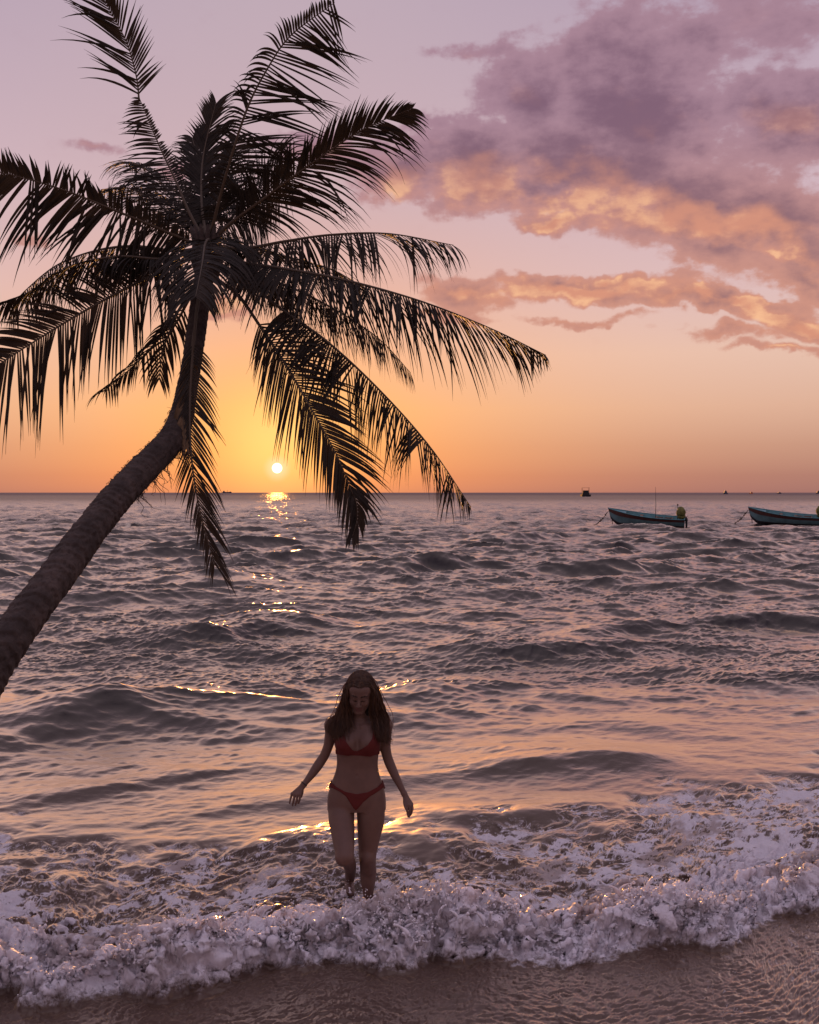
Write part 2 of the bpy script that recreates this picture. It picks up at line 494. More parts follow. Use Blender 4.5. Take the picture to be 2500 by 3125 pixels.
    z -= 0.055 * np.exp(-((x + 0.42) / 0.38) ** 2 - ((y - 7.85) / 0.5) ** 2)     # trough she wades in
    def smooth3(p):
        a = p.copy()
        a[1:-1] = 0.5 * p[1:-1] + 0.25 * (p[:-2] + p[2:])
        b = a.copy(); b[:, 1:-1] = 0.5 * a[:, 1:-1] + 0.25 * (a[:, :-2] + a[:, 2:])
        return b
    near = Q < 9.5
    pos = np.stack([x + dx, y + dy, z], axis=-1)
    N1 = ftile(1024, 41, 5, 30, 1.0)
    def normals(p):
        gu = np.gradient(p, axis=0); gv = np.gradient(p, axis=1)
        n = np.cross(gv, gu); n /= np.maximum(np.linalg.norm(n, axis=-1, keepdims=True), 1e-9)
        n[n[..., 2] < 0] *= -1
        return n
    idx = np.where(near)[0]; sl = slice(idx[0], idx[-1] + 1)
    p = pos[sl]; xs = x[sl]; qs = q[sl]; tu = tur[sl]; zn = zone[sl]
    arc = qs + 0.8 * (h[sl])                        # unrolled coordinate so lumps do not stretch down the face
    wx = xs + 0.13 * samp(N1, xs, arc, 11.0) + 0.045 * samp(N1, xs, arc, 3.1); wy = arc + 0.13 * samp(N1, xs + 5, arc + 3, 11.0) + 0.045 * samp(N1, xs + 2, arc, 3.1)
    bil = np.zeros_like(xs); crease = np.zeros_like(xs)
    NA = ftile(1024, 51, 10, 26, 0.6)               # band limited noise, about 20 cycles a tile
    offs = 0.0
    for i, (size, amp) in enumerate(((0.66, 0.096), (0.31, 0.040), (0.14, 0.017), (0.065, 0.0078), (0.031, 0.0065))):
        Lt = size * 18.0 / 2.0
        v = samp(NA, wx + offs, wy * 1.15 + offs * 0.7, Lt)
        b = np.sqrt(v * v + (0.04 if i < 2 else 0.14)); b = 1.7 * np.tanh(b / 1.7)
        offs += 3.17
        n = normals(p)
        mod = np.clip(0.75 + 0.55 * samp(T2, xs * 1.0 + 3.3 * i, qs + 1.7 * i, 3.9), 0.15, 1.6) if i in (1, 2) else 1.0
        if i >= 1: b = 0.45 * (1.35 - b) + 0.55 * (0.8 + 0.55 * v)     # small scales: raised rims round hollows, softened
        if i == 3:
            for _s in range(5): p = smooth3(p)
            n = normals(p)
        p = p + n * ((b - 0.75) * amp * tu * mod)[..., None]
        p[..., 1] -= (b * amp * tu * 0.25)
        if i == 1: p[..., 2] -= 0.035 * zn * sstep(0.7, 1.3, qs)          # lumps lean towards the beach
        wgt = (0.30, 0.34, 0.26, 0.2, 0.12)[i]
        bil += b * wgt
        crease += np.exp(-(v / 0.16) ** 2) * wgt
    n = normals(p); rg_ = ftile(1024, 151, 8, 220, 1.25)
    p = p + n * (samp(rg_, wx, wy, 4.0) * 0.012 * tu)[..., None]
    pos[sl] = p
    # ripples of the thin water in front
    rip = ftile(1024, 61, 16, 110, 1.3, 1.0, 0.38)
    fr = swashf[sl]
    pos[sl][..., 2] += samp(rip, xs, qs, 5.0) * 0.0027 * fr + samp(rip, xs * 1.3 + 2, qs * 1.2, 2.1) * 0.0016 * fr
    pos[sl][..., 2] -= 0.012 * fr
    # ---- foam cover
    foam = np.zeros_like(x); sand = np.zeros_like(x); lace = np.zeros_like(x)
    n2 = samp(T2, xs, qs + 2, 2.7); n3 = samp(ftile(512, 71, 4, 60, 0.8), xs, qs, 3.3)
    lead = np.exp(-np.clip(qs - 0.45, 0, 9) / 0.45)
    vein0 = np.exp(-(samp(NA, wx * 1.0 + 4, wy * 1.1, 1.4) / 0.5) ** 2)
    cov = 0.31 + 1.00 * lead + 0.22 * n2 + 0.14 * n3 + 0.62 * (bil - 0.80) - 0.16 * (1 - lead)
    right = sstep(0.0, 3.2, xs)
    cov += 0.30 * (vein0 - 0.45)
    cov += 0.24 * right * sstep(0.4, 1.2, qs)
    fm = sstep(0.18, 0.72, cov) * sstep(-0.01, 0.05, qs)
    # lace: veins of foam round dark cells on the flatter water behind
    lv = samp(NA, wx * 1.0 + 9, wy * 0.8, 3.6); lv2 = samp(NA, wx + 2, wy * 0.9 + 5, 1.7)
    vein = np.maximum(np.exp(-(lv / 0.20) ** 2), 0.8 * np.exp(-(lv2 / 0.22) ** 2))
    lz = zn * sstep(0.6, 1.6, qs)
    fm = np.maximum(fm * zn, vein * lz * (0.60 + 0.28 * n3 + 0.25 * right))
    # thin lace on the swash in front, mostly at the right
    lz2 = fr * sstep(-0.2, 2.2, xs) * sstep(-1.6, 0, n2)
    fm = np.maximum(fm, vein * lz2 * 0.30 * sstep(-0.6, 1.0, n3))
    foam[sl] = np.clip(fm, 0, 1)
    sand[sl] = np.clip(sstep(0.3, 1.3, samp(T1, xs, qs + 4, 3.1) + 0.5 * n3 - 0.1) * zn * sstep(0.15, 0.5, qs) * (1 - 0.35 * lead), 0, 1)
    shallow = 1 - sstep(0.5, 9.0, q)
    shallow[q < 0] = 1.0

    nr, nc = x.shape
    ii = np.arange(nr * nc, dtype=np.int32).reshape(nr, nc)
    fa = np.stack([ii[:-1, :-1], ii[:-1, 1:], ii[1:, 1:], ii[1:, :-1]], axis=-1).reshape(-1, 4)
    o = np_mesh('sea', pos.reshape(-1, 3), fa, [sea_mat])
    for nm, arr in (('foam', foam), ('sand', sand), ('shallow', shallow)):
        at = o.data.attributes.new(nm, 'FLOAT', 'POINT')
        at.data.foreach_set('value', arr.astype(np.float32).ravel())
    o['kind'] = 'structure'
    return o, pos, q, x, sl

def make_sea_mat():
    m = bpy.data.materials.new('sea_water'); m.use_nodes = True
    t_ = m.node_tree; t_.nodes.clear(); q = NB(t_)
    def attr(n):
        a = q.n('ShaderNodeAttribute'); a.attribute_name = n; return a.outputs['Fac']
    foam, sand, shal = attr('foam'), attr('sand'), attr('shallow')
    geo = q.n('ShaderNodeNewGeometry'); pos = geo.outputs['Position']
    tcn = q.n('ShaderNodeTexCoord'); ob = tcn.outputs['Object']
    far = q.smooth(q.vmath('LENGTH', ob), 25.0, 140.0)
    # water
    deep = (0.024, 0.026, 0.033, 1); shc = (0.085, 0.054, 0.044, 1)
    wc = q.mix(shal, deep, shc)
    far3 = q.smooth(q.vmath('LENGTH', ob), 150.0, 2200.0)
    wc = q.mix(far3, wc, (0.17, 0.125, 0.13, 1))  # far colour lightened to stand for sky reflected by unresolved waves
    rough = q.math('ADD', q.smooth(far, 0, 1, 0.17, 0.28), q.smooth(q.vmath('LENGTH', ob), 80.0, 500.0, 0.0, 0.25))
    # bump: fine ripples near, longer chop far away where the mesh stops carrying it
    st = q.vmath('MULTIPLY', ob, (0.55, 1.0, 1.0))
    n1 = q.noise(st, 13.0, 4, 0.6, dist=0.4)
    n2 = q.noise(q.vmath('MULTIPLY', ob, (0.6, 0.9, 1)), 1.1, 5, 0.62, dist=0.3)
    b1 = q.n('ShaderNodeBump'); b1.inputs['Distance'].default_value = 0.012
    q.l(n1, b1.inputs['Height']); q.l(q.math('MULTIPLY', q.smooth(far, 0, 0.6, 0.55, 0.0), q.smooth(shal, 0.6, 1.0, 1.0, 0.18)), b1.inputs['Strength'])
    b2 = q.n('ShaderNodeBump'); b2.inputs['Distance'].default_value = 0.30
    q.l(n2, b2.inputs['Height']); q.l(q.smooth(far, 0, 1.0, 0.0, 1.0), b2.inputs['Strength'])
    q.l(b1.outputs[0], b2.inputs['Normal']); nrm = b2.outputs[0]
    # body colour under a mirror film whose strength follows the Fresnel curve
    df = q.n('ShaderNodeBsdfDiffuse'); q.l(wc, df.inputs[0]); q.l(nrm, df.inputs['Normal'])
    g1 = q.n('ShaderNodeBsdfAnisotropic'); q.l(rough, g1.inputs['Roughness']); q.l(nrm, g1.inputs['Normal']); g1.inputs[0].default_value = (1, 0.88, 0.74, 1)  # warm gloss tint puts peach sunset light into the reflections
    g2 = q.n('ShaderNodeBsdfAnisotropic'); g2.inputs['Roughness'].default_value = 0.31; q.l(nrm, g2.inputs['Normal']); g2.inputs[0].default_value = (1, 0.84, 0.64, 1)  # deeper gold tint, painting the soft sheen of the low sun
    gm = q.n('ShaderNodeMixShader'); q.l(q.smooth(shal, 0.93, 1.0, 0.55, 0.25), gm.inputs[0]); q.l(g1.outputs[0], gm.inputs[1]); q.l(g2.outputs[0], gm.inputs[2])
    fr = q.n('ShaderNodeFresnel'); fr.inputs['IOR'].default_value = 1.36; q.l(nrm, fr.inputs['Normal'])
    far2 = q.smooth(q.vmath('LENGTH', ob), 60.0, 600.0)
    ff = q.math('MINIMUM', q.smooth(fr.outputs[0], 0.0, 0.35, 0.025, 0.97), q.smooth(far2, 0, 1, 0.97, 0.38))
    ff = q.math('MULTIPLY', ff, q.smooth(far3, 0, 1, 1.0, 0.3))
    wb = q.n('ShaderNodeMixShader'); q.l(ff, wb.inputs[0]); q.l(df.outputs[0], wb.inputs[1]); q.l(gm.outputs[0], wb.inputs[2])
    # foam: fine bubbles break its edge up
    f1 = q.noise(ob, 55.0, 4, 0.65); f2 = q.noise(ob, 16.0, 4, 0.65)
    fk = q.math('ADD', foam, q.math('MULTIPLY', q.math('SUBTRACT', f1, 0.5), q.smooth(foam, 0.0, 0.3, 0.0, 0.9)))
    fk = q.math('ADD', fk, q.math('MULTIPLY', q.math('SUBTRACT', f2, 0.5), q.smooth(foam, 0.0, 0.3, 0.0, 0.8)))
    fk = q.smooth(fk, 0.06, 0.72)
    fb = q.n('ShaderNodeBsdfPrincipled')
    fcol = q.mix(q.math('MULTIPLY', sand, 0.75), (0.93, 0.88, 0.93, 1), (0.42, 0.31, 0.26, 1))
    q.l(fcol, fb.inputs['Base Color'])
    fb.inputs['Roughness'].default_value = 0.5
    fb.inputs['Specular IOR Level'].default_value = 0.35
    v1 = q.n('ShaderNodeTexVoronoi', feature='SMOOTH_F1'); v1.inputs['Scale'].default_value = 60.0
    q.l(ob, v1.inputs['Vector'])
    hb = q.math('ADD', q.math('MULTIPLY', v1.outputs['Distance'], -0.6), q.noise(ob, 38.0, 5, 0.7))
    bb = q.n('ShaderNodeBump'); bb.inputs['Distance'].default_value = 0.012; bb.inputs['Strength'].default_value = 0.7
    q.l(hb, bb.inputs['Height']); q.l(bb.outputs[0], fb.inputs['Normal'])
    tl = q.n('ShaderNodeBsdfTranslucent'); q.l(fcol, tl.inputs[0])
    fm = q.n('ShaderNodeMixShader'); fm.inputs[0].default_value = 0.28; q.l(fb.outputs[0], fm.inputs[1]); q.l(tl.outputs[0], fm.inputs[2])
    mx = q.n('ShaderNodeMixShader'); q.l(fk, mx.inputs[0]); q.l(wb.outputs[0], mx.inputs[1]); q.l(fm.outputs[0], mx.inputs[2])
    out = q.n('ShaderNodeOutputMaterial'); q.l(mx.outputs[0], out.inputs[0])
    return m
sea_mat = make_sea_mat()
sea, SEA_POS, SEA_Q, SEA_X, SEA_SL = build_sea()
foam_mat = material('foam_white', (0.78, 0.75, 0.78), 0.35, 0.6, bump=0.3, bscale=60)

# beach under and behind the camera
def build_beach():
    xs = np.concatenate([np.linspace(-60, -8, 30)[:-1], np.linspace(-8, 8, 200), np.linspace(8, 60, 30)[1:]])
    ys = np.concatenate([np.linspace(-60, -2, 30)[:-1], np.linspace(-2, 14, 220)])
    X_, Y2 = np.meshgrid(xs, ys)
    z = np.interp(Y2, [-60, -10, 0, 3, 5.0, 6.2, 14], [3.0, 2.4, 0.9, 0.45, 0.02, -0.22, -0.9])
    n = ftile(256, 5, 2, 60, 1.2)
    z = z + samp(n, X_, Y2, 12.0) * 0.015 * sstep(6.0, 4.0, Y2)
    nr, nc = X_.shape
    ii = np.arange(nr * nc).reshape(nr, nc)
    fa = np.stack([ii[:-1, :-1], ii[:-1, 1:], ii[1:, 1:], ii[1:, :-1]], axis=-1).reshape(-1, 4)
    o = np_mesh('beach', np.stack([X_, Y2, z], -1).reshape(-1, 3), fa, [material('sand', (0.30, 0.22, 0.16), 0.8, 0.3, var=0.2, vscale=2, bump=0.4, bscale=80)])
    o['kind'] = 'structure'
build_beach()

# spray thrown up along the crest: fingers of water with beads, and loose drops
def build_spray():
    rnd = random.Random(77); p = SEA_POS[SEA_SL]; q = SEA_Q[SEA_SL]
    m = MB()
    ok = np.argwhere((q > 0.12) & (q < 0.75) & (p[..., 2] > 0.115) & (np.abs(p[..., 0]) < 3.2))
    ok2 = np.argwhere((q > 0.05) & (q < 1.6) & (p[..., 2] > 0.05) & (np.abs(p[..., 0]) < 3.2))
    spots = [ok[rnd.randrange(len(ok))] for _ in range(90)]
    for ij in spots:                                  # each spot throws a small bunch
        b = Vector(p[ij[0], ij[1]].tolist())
        kk = rnd.uniform(0.4, 1.0)
        for _ in range(rnd.randint(2, 7)):
            s_ = b + Vector((rnd.gauss(0, .05), rnd.gauss(0, .03), -0.02))
            v = Vector((rnd.gauss(0, .35), rnd.gauss(-.25, .25), 1.0)).normalized()
            ln = rnd.uniform(0.04, 0.19) * kk; n = 6; pp = []; rr = []
            r0 = rnd.uniform(0.005, 0.012)
            for i in range(n + 1):
                f = i / n
                pp.append(s_ + v * ln * f + Vector((0, -0.02, -0.35 * ln)) * f * f)
                rr.append(r0 * (1.5 - 1.15 * f + 0.25 * math.sin(f * 9 + s_.x * 50)))
            rr[-1] = r0 * 0.55
            m.tube(pp, [max(x, .0015) for x in rr], 6)
            if rnd.random() < 0.7: m.ball(tuple(pp[-1]), r0 * rnd.uniform(0.6, 1.0), 0, 6, 5, (1, 1, 1.2))
            for _k in range(rnd.randint(0, 4)):
                d_ = pp[-1] + v * rnd.uniform(0.01, 0.10) + Vector((rnd.gauss(0, .03), rnd.gauss(0, .03), rnd.gauss(0, .02)))
                m.ball(tuple(d_), rnd.uniform(0.0016, 0.0055), 0, 6, 4, (1, 1, rnd.uniform(1, 1.5)))
    for _ in range(11):                               # splash round the shins
        cx_ = rnd.choice((-0.475, -0.365)); a = rnd.uniform(0, 6.28); rr0 = rnd.uniform(0.04, 0.10)
        b = Vector((cx_ + rr0 * math.cos(a), 8.0 + rr0 * math.sin(a) - 0.02, 0.0)); pp = []
        ln = rnd.uniform(0.02, 0.06)
        for i in range(5):
            f = i / 4; pp.append(b + Vector((math.cos(a) * .4, math.sin(a) * .4, 1)) * ln * f + Vector((0, 0, -.3 * ln * f * f)))
        m.tube(pp, [0.008, 0.006, 0.004, 0.003, 0.002], 6)
        m.ball(tuple(b), rnd.uniform(0.006, 0.013), 0, 8, 6, (1.2, 1.2, 0.8), 0.12, rnd)
        for _k in range(3): m.ball(tuple(pp[-1] + Vector((rnd.gauss(0, .02), rnd.gauss(0, .02), rnd.uniform(0, .05)))), rnd.uniform(.0015, .004), 0, 5, 4)
    for _ in range(900):                              # loose drops
        ij = ok2[rnd.randrange(len(ok2))]; b = p[ij[0], ij[1]]
        hh = abs(rnd.gauss(0, 0.05)) + 0.01
        m.ball((b[0] + rnd.gauss(0, .04), b[1] + rnd.gauss(0, .04), b[2] + hh), rnd.uniform(0.0012, 0.0045), 0, 5, 4)
    o = m.build('sea_spray', [spray_mat]); o['kind'] = 'stuff'
    o['label'] = 'white spray drops and thin jets thrown up along the breaking wave'; o['category'] = 'spray'
spray_mat = material('spray_white', (0.80, 0.76, 0.80), 0.25, 0.8)
build_spray()
# ------------------------------------------------------------------ coconut palm
def crom(pts, n):
    """Catmull-Rom through Vectors, n samples"""
    pts = [Vector(p) for p in pts]
    pts = [pts[0] * 2 - pts[1]] + pts + [pts[-1] * 2 - pts[-2]]
    m = len(pts) - 3; out = []
    for i in range(n):
        t_ = i / (n - 1) * m; k = min(int(t_), m - 1); t_ -= k
        a, b, c, d_ = pts[k:k + 4]
        out.append(0.5 * ((2 * b) + (c - a) * t_ + (2 * a - 5 * b + 4 * c - d_) * t_ ** 2 + (3 * b - a - 3 * c + d_) * t_ ** 3))
    # even arc length
    L = [0.0]
    for i in range(1, n): L.append(L[-1] + (out[i] - out[i - 1]).length)
    res = []; j = 0
    for i in range(n):
        s_ = L[-1] * i / (n - 1)
        while j < n - 2 and L[j + 1] < s_: j += 1
        f = (s_ - L[j]) / max(L[j + 1] - L[j], 1e-9)
        res.append(out[j].lerp(out[j + 1], min(max(f, 0), 1)))
    return res

def make_bark():
    m = bpy.data.materials.new('palm_bark'); m.use_nodes = True
    b = m.node_tree.nodes['Principled BSDF']; q = NB(m.node_tree)
    tcn = q.n('ShaderNodeTexCoord'); ob = tcn.outputs['Object']
    n = q.noise(ob, 6.0, 6, 0.65); n2 = q.noise(ob, 45.0, 4, 0.6)
    col = q.mix(q.smooth(n, 0.3, 0.7), (0.034, 0.024, 0.021, 1), (0.088, 0.063, 0.055, 1))
    col = q.mix(q.smooth(n2, 0.45, 0.75), col, (0.035, 0.026, 0.023, 1))
    q.l(col, b.inputs['Base Color']); b.inputs['Roughness'].default_value = 0.85
    b.inputs['Specular IOR Level'].default_value = 0.25
    bn = q.n('ShaderNodeBump'); bn.inputs['Distance'].default_value = 0.01; bn.inputs['Strength'].default_value = 0.8
    q.l(q.math('ADD', q.math('MULTIPLY', n, 1.0), n2), bn.inputs['Height']); q.l(bn.outputs[0], b.inputs['Normal'])
    return m
bark = make_bark()
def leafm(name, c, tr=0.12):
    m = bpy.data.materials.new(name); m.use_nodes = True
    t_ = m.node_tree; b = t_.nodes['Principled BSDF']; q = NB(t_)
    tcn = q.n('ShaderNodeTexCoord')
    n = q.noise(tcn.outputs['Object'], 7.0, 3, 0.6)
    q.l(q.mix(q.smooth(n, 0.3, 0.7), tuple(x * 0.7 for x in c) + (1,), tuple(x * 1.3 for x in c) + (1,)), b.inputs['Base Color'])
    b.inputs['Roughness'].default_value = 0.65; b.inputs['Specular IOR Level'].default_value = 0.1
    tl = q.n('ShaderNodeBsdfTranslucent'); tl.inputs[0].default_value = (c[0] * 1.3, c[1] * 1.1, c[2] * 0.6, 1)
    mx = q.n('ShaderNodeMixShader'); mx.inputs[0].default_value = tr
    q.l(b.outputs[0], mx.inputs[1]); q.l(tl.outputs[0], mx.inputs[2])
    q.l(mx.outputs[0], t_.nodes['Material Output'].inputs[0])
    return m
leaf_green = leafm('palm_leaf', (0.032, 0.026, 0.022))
leaf_dry = leafm('dry_palm_leaf', (0.17, 0.11, 0.065), 0.2)
rib_mat = material('palm_rib', (0.085, 0.060, 0.040), 0.6, 0.3)

# trunk: (x, y in the 1725 view, distance, width in view pixels)
TRK = [(-330, 2330, 5.9, 150), (-200, 1790, 6.3, 132), (-90, 1560, 6.6, 116), (-25, 1415, 6.85, 102), (50, 1305, 7.2, 94), (120, 1212, 7.6, 87), (190, 1118, 8.05, 80),
       (250, 1043, 8.5, 74), (300, 990, 8.95, 71), (345, 945, 9.35, 68), (372, 905, 9.7, 63), (388, 850, 10.0, 54), (401, 780, 10.25, 48), (413, 700, 10.5, 47),
       (423, 630, 10.7, 48), (432, 570, 10.9, 46), (438, 520, 11.0, 50)]
def build_trunk(parent):
    c = crom([PD(a, b, d_) for a, b, d_, w_ in TRK], 900)
    # radius by arc length along the same curve
    ctrl = [PD(a, b, d_) for a, b, d_, w_ in TRK]
    rad = []
    for p in c:
        ds = sorted(((p - k).length, i) for i, k in enumerate(ctrl))[:2]
        (d0, i0), (d1, i1) = ds
        f = d0 / (d0 + d1 + 1e-9)
        r0 = TRK[i0][3] * DS * TRK[i0][2] / F / 2; r1 = TRK[i1][3] * DS * TRK[i1][2] / F / 2
        rad.append((r0 * (1 - f) + r1 * f) * 0.86)
    rad = np.convolve(np.pad(rad, 20, mode='edge'), np.ones(41) / 41, mode='valid')
    rg = np.random.default_rng(4)
    L = [0.0]
    for i in range(1, 900): L.append(L[-1] + (c[i] - c[i - 1]).length)
    # leaf scar rings at uneven steps
    rings = [0.0]
    while rings[-1] < L[-1]: rings.append(rings[-1] + rg.uniform(0.05, 0.12))
    tone = rg.uniform(0.6, 1.4, len(rings))
    vs = []; n = 72
    nz = ftile(256, 99, 3, 60, 1.0)
    up = Vector((0, 0, 1)); j = 0
    nb = Vector((0, 0, 1))
    V = np.zeros((900, n, 3))
    for i, p in enumerate(c):
        tn = (c[min(i + 1, 899)] - c[max(i - 1, 0)]).normalized()
        side = tn.cross(Vector((0, 1, 0))).normalized(); up = side.cross(tn).normalized()
        for k in range(n):
            a = 2 * math.pi * k / n
            s_ = L[i] + 0.018 * math.sin(a + 1.0) + 0.012 * float(samp(nz, np.array([k * 0.14]), np.array([L[i] * 1.0]), 10.0)[0])
            while j < len(rings) - 2 and rings[j + 1] < s_: j += 1
            while j > 0 and rings[j] > s_: j -= 1
            f = (s_ - rings[j]) / (rings[j + 1] - rings[j])
            f = min(max(f, 0), 1)
            st_ = (0.5 - f) * 0.125 * tone[j] * (1.0 if L[i] < L[-1] * 0.62 else 0.55) - 0.07 * math.exp(-((f - 0.0) / 0.06) ** 2)
            w_ = float(samp(nz, np.array([k * 10.0 / n]), np.array([L[i] * 3.0]), 10.0)[0]) * 0.022
            r = rad[i] * (1 + st_ + w_)
            V[i, k] = p + (side * math.cos(a) + up * math.sin(a)) * r
    ii = np.arange(900 * n).reshape(900, n)
    nx_ = np.roll(ii, -1, axis=1)
    fa = np.stack([ii[:-1], nx_[:-1], nx_[1:], ii[1:]], -1).reshape(-1, 4)
    o = np_mesh('trunk', V.reshape(-1, 3), fa, [bark], parent)
    return c, rad, L

def leaflet(V, Fc, M, base, d0, length, width, nrm, droop, rnd, mi=0, seg=7, curl=0.0):
    """tapering folded blade that starts along d0 and sags"""
    p = Vector(base); d_ = d0.normalized(); b0 = len(V)
    step = length / seg
    g_ = Vector((0, 0, -1))
    tw = rnd.uniform(-0.5, 0.5)
    for i in range(seg + 1):
        f = i / seg
        wd = width * (0.55 + 0.9 * math.sin(math.pi * min(f * 0.9 + 0.12, 1.0))) * (1 - f ** 3) * 0.75 + 0.0012
        side = d_.cross(nrm)
        if side.length < 1e-3: side = d_.cross(Vector((1, 0, 0)))
        side.normalize(); nn = side.cross(d_).normalized()
        side = (side * math.cos(tw * f) + nn * math.sin(tw * f))
        V.append(p + side * wd * 0.5); V.append(p - nn * wd * 0.18); V.append(p - side * wd * 0.5)
        if i:
            k = b0 + (i - 1) * 3
            Fc += [(k, k + 1, k + 4, k + 3), (k + 1, k + 2, k + 5, k + 4)]; M += [mi, mi]
        p = p + d_ * step
        d_ = (d_ + g_ * droop * (0.5 + 1.4 * f) * step / max(length, 0.05) * 1.0).normalized()

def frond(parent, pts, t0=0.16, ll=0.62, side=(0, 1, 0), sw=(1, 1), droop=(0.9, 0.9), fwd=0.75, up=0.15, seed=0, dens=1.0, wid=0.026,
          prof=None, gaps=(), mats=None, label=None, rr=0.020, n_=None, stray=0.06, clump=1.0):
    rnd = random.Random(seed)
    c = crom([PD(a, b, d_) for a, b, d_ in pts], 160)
    L = sum((c[i + 1] - c[i]).length for i in range(159))
    V = []; Fc = []; M = []
    n = int((n_ or L * (1 - t0) / 0.024) * dens)
    sv = Vector(side)
    ph = rnd.uniform(0, 9); grp_l = [1.0, 1.0]; grp_a = [0.0, 0.0]; cnt = [0, 0]
    for i in range(n):
        t_ = t0 + (1 - t0) * (i + 0.5) / n
        k = t_ * 159; j = min(int(k), 158); p = c[j].lerp(c[j + 1], k - j)
        tn = (c[min(j + 2, 159)] - c[max(j - 2, 0)]).normalized()
        s_ = (sv - tn * sv.dot(tn))
        if s_.length < 1e-3: s_ = tn.cross(Vector((0, 0, 1)))
        s_.normalize()
        un = s_.cross(tn)
        if un.z < 0: un = -un
        if prof: lf = np.interp(t_, [a for a, b in prof], [b for a, b in prof])
        else: lf = math.sin(math.pi * min(0.17 + 0.83 * (t_ - t0) / (1 - t0) * 0.86, 1)) ** 0.7
        if any(a < t_ < b for a, b in gaps): lf *= 0.12
        tipf = (t_ - t0) / (1 - t0)
        for q_, sg in ((0, 1), (1, -1)):
            if cnt[q_] <= 0:                       # leaflets hang together in small clumps
                cnt[q_] = rnd.randint(2, 6); grp_l[q_] = rnd.uniform(0.78, 1.1); grp_a[q_] = rnd.gauss(0, 0.20) * clump
            cnt[q_] -= 1
            w_ = sw[q_]
            if w_ <= 0 or rnd.random() < 0.03: continue
            fa = fwd * (0.72 + 0.85 * tipf) + grp_a[q_] + rnd.gauss(0, 0.05)
            d_ = s_ * sg * 1.0 + tn * fa + un * ((up[q_] if isinstance(up, tuple) else up) * (1 - 0.7 * tipf * tipf) + rnd.gauss(0, 0.07) + grp_a[q_] * 0.4)
            ln = ll * 1.36 * lf * w_ * grp_l[q_] * rnd.uniform(0.9, 1.06)
            dr = droop[q_] * 1.12 * rnd.uniform(0.75, 1.3)
            if rnd.random() < stray: dr *= 2.6; d_ += Vector((rnd.gauss(0, .2), rnd.gauss(0, .2), -0.3))
            if ln < 0.03: continue
            leaflet(V, Fc, M, p, d_, ln, wid * 0.78 * rnd.uniform(0.75, 1.15), un, dr, rnd, 0)
    me = bpy.data.meshes.new('frond'); me.from_pydata([tuple(v) for v in V], [], Fc); me.update()
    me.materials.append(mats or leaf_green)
    me.polygons.foreach_set('use_smooth', np.full(len(Fc), True))
    o = link(bpy.data.objects.new('frond', me), parent)
    if label: o['label'] = label
    m = MB(); cc = c[::4] + [c[-1]]
    m.tube(cc, [rr * (1 - 0.86 * (i / (len(cc) - 1)) ** 0.8) * (1.6 if i == 0 else (1.2 if i < 3 else 1)) for i in range(len(cc))], 8)
    m.build('midrib', rib_mat, o)
    return o, c

